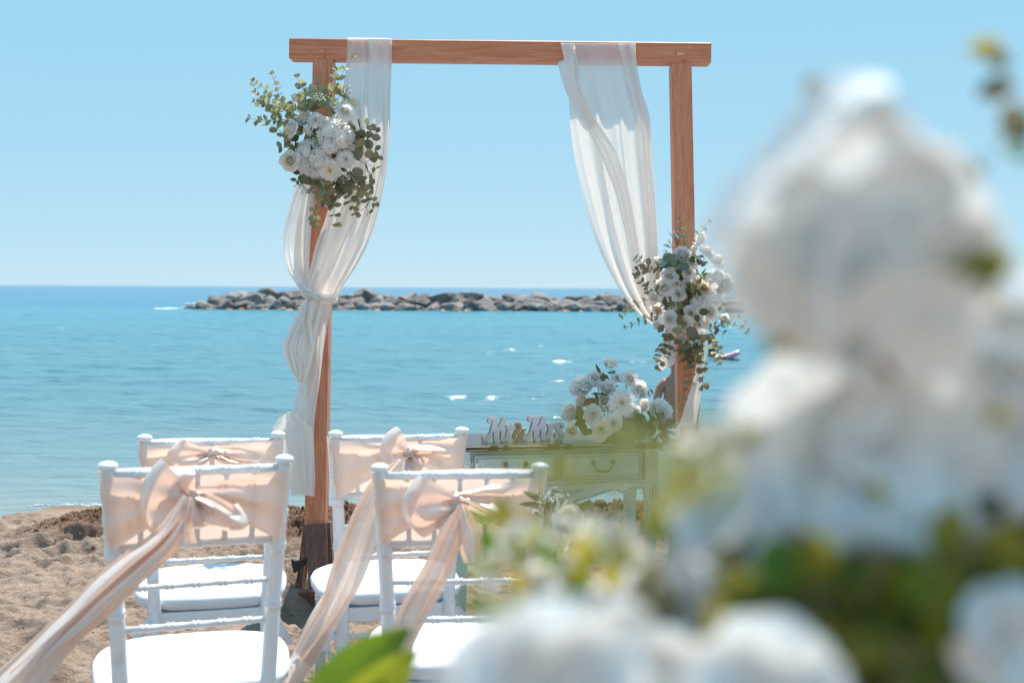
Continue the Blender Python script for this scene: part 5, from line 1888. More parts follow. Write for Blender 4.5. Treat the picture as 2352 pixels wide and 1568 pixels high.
def make_sash(root, seed, knot, loops):
    """band round the chair back, knot and bow loops; local chair coordinates"""
    r = random.Random(seed)
    kx, kz = knot
    ph = [r.uniform(0, 6) for _ in range(6)]
    Zt, Zb = 0.897, 0.718
    # far side of the band, stretched flat in front of the spindles
    local_grid('band', lambda t, s: ((-0.203 + 0.406 * s) * (1 - 0.06 * t), -0.020 - 0.028 * (1 - t) + 0.018 + 0.003 * math.sin(9 * s + ph[0] + 3 * t), Zt + 0.004 * math.sin(3.2 * s) - (Zt - Zb + 0.012) * t + 0.003 * math.sin(5 * s + ph[1])),
               14, 40, M['satin_band'], root)
    for sg in (-1, 1):
        pw = 0.205 if sg > 0 else 0.205

        def fn(t, s, sg=sg):
            # t from outside of the post to the knot, s from the top edge to the bottom edge
            e = smooth(min(1, max(0, (t - 0.10) / 0.90)))
            z_top = Zt + (kz + 0.020 - Zt) * t ** 1.05
            zb_post = Zb - 0.02 + r0[sg]
            z_bot = zb_post + (kz - 0.018 - zb_post) * t ** 0.9
            z = z_top + (z_bot - z_top) * s
            taper = 1 - 0.08 * (Zt - z) / 0.18
            xp = sg * 0.207 * taper
            x = xp + (kx - xp) * max(0, (t - 0.06)) / 0.94
            if t < 0.12:
                q = t / 0.12
                y = -0.045 + 0.045 * (1 - q) - 0.024 * q
            else:
                y = -0.069 - 0.012 * math.sin((t - 0.12) / 0.88 * math.pi / 2)
            yk = -0.5 * 0.09 * ((Zt - z) / 0.46)
            f = (0.0045 + 0.004 * t) * math.sin(2 * math.pi * (2.2 * s + 0.35 * t) + ph[2 + (sg > 0)]) * (0.4 + t) + 0.002 * math.sin(13 * s + 7 * t + ph[4])
            bul = 0.008 * math.sin(math.pi * t) * math.sin(math.pi * s)
            return (x, y - yk + f - bul, z + 0.0015 * math.sin(20 * t + 6 * s))
        r0 = {-1: r.uniform(-0.01, 0.012), 1: r.uniform(-0.004, 0.016)}
        local_grid('band', fn, 60, 34, M['satin'], root)
    ky = -0.088
    knot_mesh('knot', M['satin'], 0.016, 0.019, 0.017, seed, root, (kx, ky - 0.008, kz), R(20))
    knot_mesh('knot', M['satin'], 0.013, 0.013, 0.013, seed + 5, root, (kx + 0.020, ky - 0.002, kz - 0.004), R(70))
    for (ang, Ln, Wd, Th, tw) in loops:
        e1 = Vector((math.cos(R(ang)), -0.18, math.sin(R(ang)))).normalized()
        e2 = Vector((0, -1, 0))
        e2 = (e2 - e1 * e2.dot(e1)).normalized()
        e3 = e1.cross(e2)
        pz = r.uniform(0, 6)

        def fn(t, s, e1=e1, e2=e2, e3=e3, Ln=Ln, Wd=Wd, Th=Th, tw=tw, pz=pz):
            a = math.pi * t
            rad = math.sin(a) ** 0.72
            w = Wd * (0.18 + 0.82 * math.sin(a) ** 0.5) * (1 + 0.08 * math.sin(5 * t + pz))
            sc_ = (s - 0.5) * 2
            curve = 1 - 0.34 * sc_ * sc_
            p = e1 * (Ln * rad * curve) + e2 * (Th * math.sin(2 * a) * -1 * (1 - 0.25 * sc_ * sc_))
            p += e3 * (w * sc_ * 0.5)
            cr = 0.006 * math.sin(2.1 * math.pi * sc_ + pz + 1.5 * t) * (0.25 + 0.75 * math.cos(a) ** 2) + 0.006 * math.sin(1.2 * math.pi * sc_ + 7 * t + pz)
            p += e2 * cr
            p += e3 * tw * math.sin(a) * 0.02 * sc_
            return Vector((kx, ky - 0.012, kz)) + p
        local_grid('bow_loop', fn, 46, 30, M['satin'], root)
    return (kx, ky, kz)


chairs = []
CH_DEF = [
    # left finial, right finial (photo), h = finial centre below the eye, label bits
    ('white chair back nearest the camera on the left, peach bow with a long streamer', (247, 1066), (653, 1050), 0.404),
    ('white chair in the left rear, half hidden by the chair in front of it', (332, 1002), (639, 994), 0.453),
    ('white chair beside the left post of the arch, in front of the console table', (770, 993), (1061, 985), 0.441),
    ('white chair in the front row right of centre, partly behind blurred flowers', (872, 1070), (1240, 1068), 0.438)]


def place_chair(i):
    lab, pl, pr, h = CH_DEF[i]
    def loc(p):
        du, dv = p[0] - 1176.0, p[1] - 660.5
        x, y = du + dv * ROLL, -du * ROLL + dv
        d = h * F / y
        return Vector((x * d / F, d))
    a, b = loc(pl), loc(pr)
    ang = math.atan2(b.y - a.y, b.x - a.x)
    mid_ = (a + b) / 2
    off = Vector((-math.sin(ang), math.cos(ang))) * 0.045
    zb = EYE - h - 0.912
    root = thing('chiavari_chair', lab, 'chair', (mid_.x + off.x, mid_.y + off.y, zb), ang, 'white wedding chairs')
    s = ((b - a).length) / 0.374
    for nm, me in CH:
        o = link(nm, me, root)
        if i == 0 and nm == 'seat':
            o.location.z = -0.028
    root.scale = (s, s, 1) if abs(s - 1) < 0.12 else (1, 1, 1)
    chairs.append(root)
    return root, s


CU = [cushion_mesh(s) for s in (1, 2)]
CUSH = ['bright white seat cushion on the nearest left chair', 'white seat cushion on the left rear chair, seen between the slats', 'white seat cushion on the chair beside the left arch post', 'white seat cushion on the front chair behind the large green leaf']
SASH = ['peach sash on the nearest left chair, streamer blown to the lower left corner', 'peach sash on the left rear chair, bow half hidden by the chair in front', 'peach satin sash with an upright bow on the chair by the left arch post', 'peach satin sash on the front right chair with streamers hanging from the knot']
KNOT = [(-0.012, 0.838), (-0.0, 0.862), (0.020, 0.852), (-0.008, 0.832)]
LOOPS = [[(176, 0.110, 0.128, 0.034, 1), (132, 0.074, 0.045, 0.022, 1), (-30, 0.132, 0.112, 0.038, -1), (-75, 0.07, 0.045, 0.022, 1)],
         [(180, 0.125, 0.058, 0.024, 1), (-20, 0.08, 0.040, 0.022, -1), (200, 0.065, 0.045, 0.02, -1)],
         [(164, 0.090, 0.088, 0.032, 1), (4, 0.105, 0.058, 0.028, -1), (-70, 0.06, 0.055, 0.022, 1), (-125, 0.06, 0.055, 0.022, 1)],
         [(182, 0.128, 0.112, 0.036, 1), (-18, 0.112, 0.085, 0.034, -1), (-110, 0.08, 0.045, 0.022, 1)]]
sashes = []
for i in range(4):
    root, s = place_chair(i)
    bpy.context.view_layer.update()
    mw = root.matrix_world.copy()
    cu_ = thing('seat_cushion', CUSH[i], 'cushion', (0, 0, 0), 0, 'white seat cushions')
    cu_.matrix_world = mw @ Matrix.Translation((0, 0.203, 0.364 - (0.028 if i == 0 else 0)))
    o = link('cushion_pad', CU[i % 2], cu_)
    for sg in (-1, 1):
        mb = MB()
        xx, yy = sg * 0.158, -0.200
        ring = [(xx + 0.0215 * math.cos(a), yy + 0.0215 * math.sin(a)) for a in np.linspace(0, 6.283, 20)]
        vs = [(x, y, z) for x, y in ring for z in (-0.028, 0.006)]
        mb.add(vs, [(2 * k, 2 * k + 2, 2 * k + 3, 2 * k + 1) for k in range(19)])
        rr_ = random.Random(i * 7 + sg)
        for q in range(2):
            dx = sg * rr_.uniform(0.02, 0.05)
            pts = [(xx + sg * 0.018 + dx * t, yy - 0.02 - 0.02 * t, -0.012 - (0.05 + 0.03 * q) * t - 0.02 * t * t) for t in (0, .25, .5, .75, 1)]
            vs = []
            for (x, y, z) in pts:
                vs += [(x - 0.008, y + 0.004 * math.sin(z * 90), z), (x + 0.010, y - 0.004, z + 0.004)]
            mb.add(vs, [(2 * k, 2 * k + 1, 2 * k + 3, 2 * k + 2) for k in range(4)])
        mb.build('cushion_tie', M['cushion'], cu_)
    sa = thing('satin_sash', SASH[i], 'sash', (0, 0, 0), 0, 'peach chair sashes')
    sa.matrix_world = mw
    make_sash(sa, 30 + i, KNOT[i], LOOPS[i])
    sashes.append((sa, mw))


def tail(i, rows, nf, amp, seed, nrow=90, ncol=46, mat='satin', amp_rows=None):
    """streamer authored from photo positions, stored under the sash"""
    sa, mw = sashes[i]
    o = cloth('streamer', rows, M[mat], None, Vector((0, 0, 0)), nf, amp, seed, nrow, ncol, amp_rows, wander=0.04, sharp=0.16)
    o.data.transform(mw.inverted())
    o.parent = sa
    return o


def Z6(x, y):
    return ((x / 1.521 + 0) / 1.7415, (y / 1.521 + 1700) / 1.7415)


def Z7(x, y):
    return ((x / 1.4917 + 1100) / 1.7415, (y / 1.4917 + 1680) / 1.7415)


def rowsz(zf, lst):
    return [(*zf(a, b), *zf(c, d), e, f) for a, b, c, d, e, f in lst]


# nearest left chair: long streamer to the lower left
tail(0, rowsz(Z6, [(1115, 420, 1150, 440, 2.47, 2.47), (1040, 520, 1150, 560, 2.45, 2.46), (930, 650, 1120, 720, 2.43, 2.45), (740, 790, 980, 850, 2.40, 2.43), (560, 940, 820, 1000, 2.36, 2.40), (400, 1110, 660, 1160, 2.32, 2.36),
                   (250, 1250, 500, 1300, 2.28, 2.32), (90, 1400, 380, 1440, 2.24, 2.28), (-60, 1530, 260, 1600, 2.2, 2.24), (-160, 1640, 120, 1740, 2.18, 2.2)]), 1.6, 0.016, 41, 120, 60, amp_rows=[.2, .6, 1, 1.2, 1.2, 1.3, 1.2, 1.1, 1, 1])
tail(0, rowsz(Z6, [(1130, 430, 1165, 450, 2.45, 2.45), (1090, 540, 1150, 570, 2.43, 2.43), (960, 700, 1060, 730, 2.41, 2.41), (800, 830, 900, 900, 2.38, 2.39), (620, 990, 720, 1060, 2.34, 2.35), (440, 1160, 540, 1220, 2.3, 2.31), (260, 1330, 340, 1380, 2.26, 2.27), (60, 1500, 150, 1560, 2.22, 2.23)]),
     1.2, 0.011, 42, 110, 30, amp_rows=[.2, .8, 1, 1, 1, 1, 1, 1])
# chair by the post: two streamers
tail(2, rowsz(Z7, [(735, 225, 775, 245, 3.33, 3.33), (640, 300, 760, 330, 3.30, 3.31), (560, 380, 690, 470, 3.27, 3.29), (480, 520, 640, 620, 3.24, 3.27), (400, 700, 590, 780, 3.2, 3.24), (335, 880, 510, 980, 3.17, 3.2), (275, 1080, 410, 1150, 3.14, 3.17), (190, 1230, 330, 1290, 3.11, 3.14), (118, 1375, 220, 1475, 3.08, 3.11)]),
     1.7, 0.014, 43, 110, 50, amp_rows=[.2, .7, 1, 1.1, 1.1, 1, 1, .9, .7])
tail(2, rowsz(Z7, [(300, 1020, 400, 1080, 3.2, 3.2), (200, 1180, 320, 1260, 3.15, 3.16), (110, 1380, 250, 1420, 3.1, 3.12), (60, 1500, 180, 1530, 3.05, 3.08), (30, 1590, 120, 1640, 3.02, 3.05)]), 1.1, 0.010, 44, 60, 30)
# front right chair
tail(3, rowsz(Z7, [(1095, 500, 1135, 510, 2.66, 2.66), (1040, 580, 1140, 600, 2.64, 2.65), (965, 690, 1110, 740, 2.62, 2.63), (890, 860, 1060, 880, 2.59, 2.61), (800, 1010, 1000, 1010, 2.56, 2.59), (730, 1150, 920, 1160, 2.53, 2.56), (690, 1280, 850, 1290, 2.5, 2.53), (680, 1420, 800, 1420, 2.48, 2.5), (700, 1600, 780, 1620, 2.46, 2.48)]),
     1.8, 0.014, 45, 110, 50, amp_rows=[.2, .7, 1, 1.1, 1.1, 1, 1, .9, .7])
tail(3, rowsz(Z7, [(1100, 500, 1140, 500, 2.65, 2.65), (1095, 600, 1190, 590, 2.63, 2.64), (1095, 720, 1235, 700, 2.62, 2.63), (1125, 852, 1240, 828, 2.61, 2.62)]), 1.3, 0.012, 46, 50, 34)
tail(0, rowsz(Z6, [(1150, 430, 1175, 440, 2.45, 2.45), (1130, 520, 1180, 520, 2.43, 2.44), (1105, 640, 1170, 600, 2.42, 2.43), (1075, 735, 1200, 715, 2.41, 2.43)]), 1.2, 0.010, 47, 40, 26)

# ------------------------------------------------------------------ aisle posies on the right-hand posts of the two right chairs
b4 = Bouquet('aisle_posy', 'small posy of a white rose and tiny buds on the front right chair', 'flowers', P(1290, 1190, 2.74), 'aisle posies', 9)
s4 = 2.7 / F
b4.flower(ROSE[0], 'rose', P(1302, 1185, 2.68), 42 * s4, (.25, -.8, .4))
b4.flower(BUD[0], 'rosebud', P(1280, 1235, 2.72), 34 * s4, (-.1, -.9, -.3))
b4.flower(ROSE[1], 'rose', P(1325, 1250, 2.72), 36 * s4, (.4, -.9, -.3))
for x, y, dx, dz, sz in ((1225, 1140, -.9, .35, 40), (1222, 1160, -.9, .0, 42), (1240, 1135, -.3, .9, 36), (1345, 1160, .5, .7, 36), (1262, 1165, -.1, 1, 46), (1350, 1235, .8, -.5, 40), (1245, 1230, -.8, -.5, 44)):
    b4.leaf('dn' if x < 1300 else 'rp', P(x, y, 2.7), (dx, -.1, dz), sz * s4 * (1.5 if x < 1300 else 1.1))
for x, y, dx, dz, sz in ((1262, 1180, -.1, 1, 48), (1270, 1180, .2, 1, 44), (1285, 1170, .5, .9, 38), (1250, 1190, -.6, .8, 40)):
    b4.breath(P(x, y, 2.66), (dx, -.1, dz), sz * s4 * 1.1)
b4.sprig([P(1288, 1195, 2.74), P(1275, 1280, 2.75), P(1262, 1340, 2.76)], ['rp'], 30 * s4, 3, r0=.003, buds=False, stemmat='stem_green')
b5 = Bouquet('aisle_posy', 'tiny white buds of a posy behind the top rail of the front right chair', 'flowers', P(1084, 1100, 3.46), 'aisle posies', 10)
s5 = 3.46 / F
for x, y, dx, dz, sz in ((1080, 1085, -.2, 1, 24), (1088, 1085, .4, .9, 24)):
    b5.breath(P(x, y, 3.44), (dx, -.1, dz), sz * s5)
b5.flower(ROSE[2], 'rose', P(1092, 1112, 3.45), 28 * s5, (.3, -.8, .3))
b5.leaf('rp', P(1112, 1120, 3.46), (.9, 0, .1), 34 * s5)
b5.leaf('rp', P(1085, 1135, 3.46), (.0, 0, -1), 34 * s5)


# ------------------------------------------------------------------ bathers
def skin_body(name, verts, edges, radii, mat, parent, sub=2):
    me = bpy.data.meshes.new(name)
    me.from_pydata([Vector(v) for v in verts], edges, [])
    o = bpy.data.objects.new(name, me)
    COL.objects.link(o)
    o.parent = parent
    md = o.modifiers.new('skin', 'SKIN')
    md.use_smooth_shade = True
    sv = me.skin_vertices[0].data
    for i, r_ in enumerate(radii):
        sv[i].radius = r_ if hasattr(r_, '__len__') else (r_, r_)
        sv[i].use_root = (i == 0)
    ss = o.modifiers.new('sub', 'SUBSURF')
    ss.levels = sub
    ss.render_levels = sub
    me.materials.append(mat)
    return o


pd = 13.0
pc = P(1553, 870, pd)
per = thing('person', 'bare-backed bather with short dark hair standing waist-deep behind the right post', 'person', (pc.x, pd, WATER_Z - 0.95), R(6))
b_ = 0.95      # local z of the water surface
V_ = [(0, 0, b_ - 0.06), (0, 0, b_ + 0.10), (0, -0.02, b_ + 0.30), (0, -0.01, b_ + 0.48), (0, 0.01, b_ + 0.56), (0, 0.03, b_ + 0.63), (0, 0.045, b_ + 0.70), (0, 0.05, b_ + 0.78),
      (-0.13, 0, b_ + 0.47), (-0.185, 0.0, b_ + 0.43), (-0.235, -0.01, b_ + 0.24), (-0.27, 0.03, b_ + 0.05), (-0.27, 0.08, b_ - 0.08),
      (0.13, 0, b_ + 0.47), (0.185, 0.0, b_ + 0.43), (0.235, -0.01, b_ + 0.24), (0.25, 0.06, b_ + 0.05), (0.24, 0.12, b_ - 0.08),
      (-0.09, 0, b_ - 0.2), (-0.10, 0.0, b_ - 0.52), (-0.10, 0.0, 0.05), (0.09, 0, b_ - 0.2), (0.10, 0, b_ - 0.52), (0.10, 0.0, 0.05), (-0.10, 0.1, 0.03), (0.10, 0.1, 0.03)]
E_ = [(0, 1), (1, 2), (2, 3), (3, 4), (4, 5), (5, 6), (6, 7), (3, 8), (8, 9), (9, 10), (10, 11), (11, 12), (3, 13), (13, 14), (14, 15), (15, 16), (16, 17), (0, 18), (18, 19), (19, 20), (0, 21), (21, 22), (22, 23), (20, 24), (23, 25)]
R_ = [(.155, .11), (.15, .095), (.165, .10), (.13, .09), (.055, .055), (.058, .06), (.078, .088), (.062, .07), (.075, .065), (.058, .055), (.045, .045), (.036, .036), (.028, .028),
      (.075, .065), (.058, .055), (.045, .045), (.036, .036), (.028, .028), (.085, .085), (.06, .06), (.045, .045), (.085, .085), (.06, .06), (.045, .045), (.035, .03), (.035, .03)]
skin_body('body', V_, E_, R_, M['skin'], per)
mb = MB()
mb.ball((0, 0.025, b_ + 0.745), 0.092, 16, 12, (0.95, 1.02, 1.12))
mb.build('hair', M['hair'], per)
for sg in (-1, 1):
    mb = MB()
    mb.ball((sg * 0.087, 0.055, b_ + 0.70), 0.022, 8, 6, (0.5, 0.8, 1.2))
    mb.build('ear', M['skin'], per)

fd = 24.6
fc = P(1658, 822, fd)
flt = thing('inflatable_lilo', 'pink and pale blue inflatable lilo floating right of the right post', 'float', (fc.x, fd, WATER_Z), R(-12))
for k in range(5):
    mb = MB()
    yy = (k - 2) * 0.115
    n_ = 12
    mb.tube([(-0.32 + 0.70 * t, yy, 0.045 + 0.17 * max(0, t - 0.45) ** 1.3 * 2) for t in np.linspace(0, 1, n_)], [0.03 + 0.03 * math.sin(math.pi * min(1, t * 1.02)) ** 0.4 for t in np.linspace(0, 1, n_)], 10)
    mb.build('air_tube', M['float_pink'] if k % 2 == 0 else M['float_blue'], flt)
fp = thing('person', 'bather leaning an arm on the pink inflatable lilo in the water', 'person', (fc.x - 0.30, fd - 0.15, WATER_Z - 0.75), R(-60))
z0 = 0.75
skin_body('body', [(0, 0, z0 - 0.45), (0, 0, z0 - 0.2), (0, 0.03, z0 + 0.0), (0, 0.05, z0 + 0.08), (0, 0.08, z0 + 0.17), (0, 0.1, z0 + 0.24), (-0.15, 0.03, z0 + 0.02), (-0.24, 0.16, z0 - 0.06), (-0.22, 0.30, z0 + 0.04), (0.15, 0.03, z0 + 0.02), (0.27, 0.20, z0 + 0.09), (0.30, 0.40, z0 + 0.11), (-0.08, 0, z0 - 0.7), (0.08, 0, z0 - 0.7)],
          [(0, 1), (1, 2), (2, 3), (3, 4), (4, 5), (2, 6), (6, 7), (7, 8), (2, 9), (9, 10), (10, 11), (0, 12), (0, 13)],
          [(.13, .1), (.13, .1), (.12, .085), (.055, .055), (.075, .085), (.06, .07), (.06, .06), (.045, .045), (.03, .03), (.06, .06), (.045, .045), (.03, .03), (.08, .08), (.08, .08)], M['skin'], fp)
mb = MB()
mb.ball((0, 0.08, z0 + 0.205), 0.088, 14, 10, (0.95, 1, 1.0))
mb.build('hair', M['hair'], fp)

# ------------------------------------------------------------------ litter on the sand
def scatter():
    r = random.Random(21)
    mbt, mbs = MB(), MB()
    for k in range(1000):
        x, y = r.uniform(-2.8, 2.6), r.uniform(3.4, 6.6)
        z = ground_at(x, y) + 0.006
        a = r.uniform(0, 6.28)
        L_ = r.uniform(0.006, 0.034)
        if r.random() < 0.72:
            mbt.tube([(x, y, z), (x + L_ * .5 * math.cos(a), y + L_ * .5 * math.sin(a), z + r.uniform(0, .006)), (x + L_ * math.cos(a + .4), y + L_ * math.sin(a + .4), z)], r.uniform(.0008, .0026), 4)
        else:
            mbs.ball((x, y, z), r.uniform(.0015, .004), 5, 3, (1.4, 1, .4))
    o = mbt.build('dry_twigs', M['twig']); o['kind'] = 'stuff'
    o = mbs.build('shell_fragments', M['shell']); o['kind'] = 'stuff'
    mb = MB()     # clods thrown up along the damp ridge
    for k in range(2400):
        x = r.uniform(-2.6, 2.8)
        y = r.gauss(6.5, 0.27)
        if x < -2.3 and y > 6.6:
            continue
        z = ground_at(x, y)
        s_ = r.uniform(0.004, 0.014) * (1.3 if r.random() < .15 else 1)
        c = Vector((x, y, z + s_ * 0.15))
        q = Quaternion((r.random(), r.random(), r.random(), r.random())).normalized()
        vs = []
        for j in range(4):
            th = math.pi * (j + .5) / 4
            for i in range(6):
                w = 6.283 * i / 6
                vs.append(c + q @ (Vector((math.sin(th) * math.cos(w) * 1.4, math.sin(th) * math.sin(w), math.cos(th) * .65)) * s_ * r.uniform(.75, 1.15)))
        fs = [(j * 6 + i, j * 6 + (i + 1) % 6, (j + 1) * 6 + (i + 1) % 6, (j + 1) * 6 + i) for j in range(3) for i in range(6)] + [tuple(range(5, -1, -1)), tuple(range(18, 24))]
        mb.add(vs, fs)
    o = mb.build('sand_clods', M['clod'], None, False)
    o['kind'] = 'stuff'


M['clod'] = mat_simple('damp_sand_clod', [(0.3, srgb(116, 88, 70)), (0.7, srgb(138, 108, 88))], 20, 0.95, 0.5, 0.004, bscale=120)
scatter()

# ------------------------------------------------------------------ blurred bouquet close to the camera
FD = 0.78
fg = Bouquet('floral_arrangement', 'big out-of-focus arrangement of white blooms and green leaves close to the camera', 'flowers', Vector((P(2050, 1400, 0.42).x, 0.42, 1.0)), None, 12)
FGW = [  # mesh kind, u, v, radius (photo units), distance, facing
    ('P', 2030, 1010, 300, .50, (.1, -1, .1)), ('P', 1850, 900, 170, .52, (-.6, -.3, .6)), ('P', 2150, 900, 200, .54, (.3, -1, .2)), ('P', 1900, 1130, 190, .52, (-.3, -.7, .2)),
    ('P', 1660, 1190, 185, .50, (-.5, -.3, .8)), ('P', 1600, 1010, 85, .52, (-.4, -.2, .8)), ('P', 1640, 1330, 120, .50, (-.3, -.6, .5)),
    ('P', 2340, 680, 170, .52, (.2, -.4, .8)), ('P', 2330, 1000, 190, .52, (.1, -1, .1)), ('P', 2240, 1130, 170, .54, (.1, -.8, .3)), ('P', 1985, 1290, 105, .48, (0, -.8, -.5)), ('P', 2230, 1280, 110, .5, (.2, -.8, -.3)),
    ('P', 1270, 1590, 190, .40, (-.1, -1, .1)), ('P', 1090, 1590, 120, .42, (-.5, -1, .2)), ('P', 1780, 1620, 190, .42, (0, -1, .3)), ('P', 1530, 1540, 90, .46, (-.2, -1, .2)), ('P', 2350, 1480, 130, .44, (.2, -1, .1)), ('P', 1430, 1450, 70, .50, (-.2, -1, .1)),
    ('R', 1960, 800, 70, .45, (-.2, -.6, .6)), ('R', 1180, 1235, 52, .75, (-.4, -.5, .7)), ('R', 1240, 1330, 60, .70, (-.3, -.6, .6)), ('R', 1340, 1240, 46, .70, (0, -.6, .7)), ('R', 1420, 1220, 44, .66, (.2, -.6, .6)), ('R', 1130, 1300, 44, .75, (-.6, -.6, .3)), ('R', 1480, 1330, 60, .62, (0, -.6, .7)), ('R', 2290, 850, 90, .5, (.3, -.5, .7)),
]
for kd, u, v, rad, d, face in FGW:
    me = fg.r.choice(BLOOM_L if u < 1720 and 950 < v < 1350 else BLOOM) if kd == 'P' else fg.r.choice(ROSE)
    fg.flower(me, 'peony' if kd == 'P' else 'rose', P(u, v, d * FD), rad * d * FD / F, face)
PETAL = leaf_mesh('petal', M['petal_thick'], 'oval', 2)
PETAL_L = leaf_mesh('petal', M['petal_lit'], 'oval', 1)
PETAL_R = leaf_mesh('petal', M['petal_lit'], 'round', 1)
b0 = P(1900, 830, .46 * FD)
b0 = P(1950, 560, .462 * FD)
MBIG = fg.inv @ frame_mat(b0, (-.1, -.4, .9), 150 * .46 * FD / F)
big = link('peony', BLOOM[0], fg.root, MBIG)
big['label'] = 'largest white bloom, rising above the others on the right'
for bx, by, tx, ty, dd, wd, nn in ((1860, 790, 1735, 500, .462, 1.15, (-.5, -1, -.1)), (1880, 780, 1810, 360, .465, 1.25, (-.3, -1, .2)), (1930, 780, 1975, 230, .47, 1.2, (.1, -1, .1)), (1960, 770, 2120, 320, .465, 1.5, (.4, -1, .3)),
                                   (1990, 790, 2225, 470, .462, 1.5, (.6, -1, -.1)), (1950, 830, 2200, 620, .45, 1.6, (.2, -1, -.3)), (1900, 830, 1800, 620, .45, 1.25, (-.2, -1, -.4)), (1920, 800, 1860, 470, .44, 1.1, (.9, -1, .3)), (1990, 800, 2090, 480, .445, .9, (-.9, -1, .5)), (1880, 800, 1700, 560, .45, .8, (-.8, -.8, .5))):
    a_, b_p = P(bx, by, dd * FD), P(tx, ty, (dd - .01) * FD)
    m_ = fg.inv @ leaf_mat(a_, b_p - a_, nn, (b_p - a_).length) @ Matrix.Diagonal((wd, 1, 1, 1))
    link('petal', PETAL, big, MBIG.inverted() @ m_)
for cx, cy, ln, ax, az, nn in ((1665, 525, 150, -.5, -.8, (-.7, -.4, .7)), (1715, 465, 200, -.6, -.6, (-.5, -.5, .9)), (1795, 380, 210, -.8, -.6, (-.5, -.5, .9)), (1855, 310, 200, -.8, -.6, (-.4, -.5, .9)), (1910, 240, 190, -.7, -.6, (-.4, -.5, .9)), (1975, 205, 150, -.9, -.1, (0, -.5, 1)),
                               (2080, 310, 200, .8, -.6, (.3, -.3, 1)), (2160, 400, 200, .7, -.7, (.4, -.2, 1)), (2215, 560, 160, .3, -.9, (.6, -.3, .9)), (1850, 690, 170, -.9, .1, (-.3, -.6, .5)), (2150, 700, 200, .9, .2, (.2, -.6, .7))):
    d_ = Vector((ax, 0.05, az)).normalized()
    ln_ = ln * .44 * FD / F
    m_ = fg.inv @ leaf_mat(P(cx, cy, .45 * FD) - d_ * ln_ / 2, d_, nn, ln_)
    link('petal', PETAL_R, big, MBIG.inverted() @ m_)
for u, v, rad, d, face in ((1800, 1030, 170, .56, (-.3, -.6, .6)), (2200, 1010, 190, .57, (.2, -.6, .6)), (2330, 1180, 180, .56, (.2, -.7, .4)), (1740, 1130, 150, .55, (-.3, -.6, .6)), (2330, 840, 150, .57, (.2, -.6, .6)), (2120, 720, 110, .55, (.2, -.6, .6)), (1930, 860, 150, .56, (0, -.8, .3))):
    fg.flower(fg.r.choice(BLOOM), 'peony', P(u, v, d * FD), rad * d * FD / F, face)
FGL = [('oo', 1785, 800, 60, .44), ('op', 2090, 765, 90, .47), ('np', 2190, 765, 90, .47), ('op', 2250, 610, 110, .44), ('oo', 2262, 640, 90, .44), ('op', 2300, 590, 50, .48), ('oo', 2262, 112, 60, .56), ('dr', 2285, 138, 58, .56), ('dr', 2290, 215, 66, .56), ('dr', 2328, 282, 70, .56), ('dr', 2218, 402, 58, .56), ('dr', 1865, 207, 50, .58), ('dr', 2345, 300, 50, .56), ('gp', 2350, 345, 50, .5), ('eo', 2265, 520, 60, .5),
       ('op', 1540, 1190, 120, .55), ('rp', 1560, 1160, 110, .56), ('op', 1150, 1170, 60, .8), ('gp', 1105, 1185, 46, .8), ('oo', 1330, 1280, 90, .7), ('op', 1300, 1200, 80, .75), ('oo', 1405, 1325, 62, .6), ('gp', 1250, 1360, 80, .7), ('gp', 1340, 1350, 90, .68), ('rp', 1600, 1400, 140, .5), ('rp', 1560, 1420, 120, .5),
       ('op', 1700, 1370, 110, .48), ('oo', 1790, 1280, 100, .48), ('op', 1640, 1370, 120, .5), ('gp', 2060, 1420, 140, .47), ('rp', 1900, 1440, 160, .47), ('op', 2120, 1450, 150, .47), ('rp', 2200, 1500, 170, .47), ('op', 2280, 1400, 150, .46), ('oo', 1960, 1500, 140, .46), ('rp', 2090, 1540, 160, .46), ('op', 2300, 1280, 150, .48),
       ('oo', 2180, 1220, 110, .47), ('np', 1850, 1290, 110, .48), ('op', 1420, 1280, 60, .6), ('gp', 2090, 1330, 110, .47), ('op', 2010, 1130, 60, .45), ('op', 2290, 950, 60, .46), ('rp', 1830, 1380, 160, .5), ('np', 2030, 850, 60, .45), ('oo', 1730, 1000, 50, .47), ('rp', 1985, 1400, 150, .5), ('oo', 1900, 1330, 120, .49), ('gp', 1180, 1360, 70, .7), ('gp', 1120, 1240, 60, .75), ('po', 1230, 1230, 60, .72), ('po', 1480, 1390, 80, .6), ('rp', 2260, 1180, 90, .5)]
for key, u, v, sz, d in FGL:
    a = fg.r.uniform(0, 6.28)
    fg.leaf(key, P(u, v, d * FD), (math.cos(a), fg.r.uniform(-.3, .3), math.sin(a)), sz * 1.25 * d * FD / F)
for k in range(70):
    u, v = fg.r.uniform(1090, 1740), fg.r.uniform(1180, 1590)
    if abs(u - 1640) < 120 and v < 1330:
        continue
    a = fg.r.uniform(0, 6.28)
    fg.leaf(fg.r.choice(['op', 'gp', 'oo', 'po', 'eo', 'gp', 'rp']), P(u, v, FD * fg.r.uniform(.50, .80)), (math.cos(a), fg.r.uniform(-.3, .3), math.sin(a)), fg.r.uniform(50, 100) * .55 * FD / F)
for k in range(26):
    fg.flower(fg.r.choice(ROSE + PEONY), 'rose', P(fg.r.uniform(1120, 1500), fg.r.uniform(1200, 1420), FD * fg.r.uniform(.62, .8)), fg.r.uniform(18, 34) * .7 * FD / F, (fg.r.uniform(-.5, .5), -.8, fg.r.uniform(0, .8)))
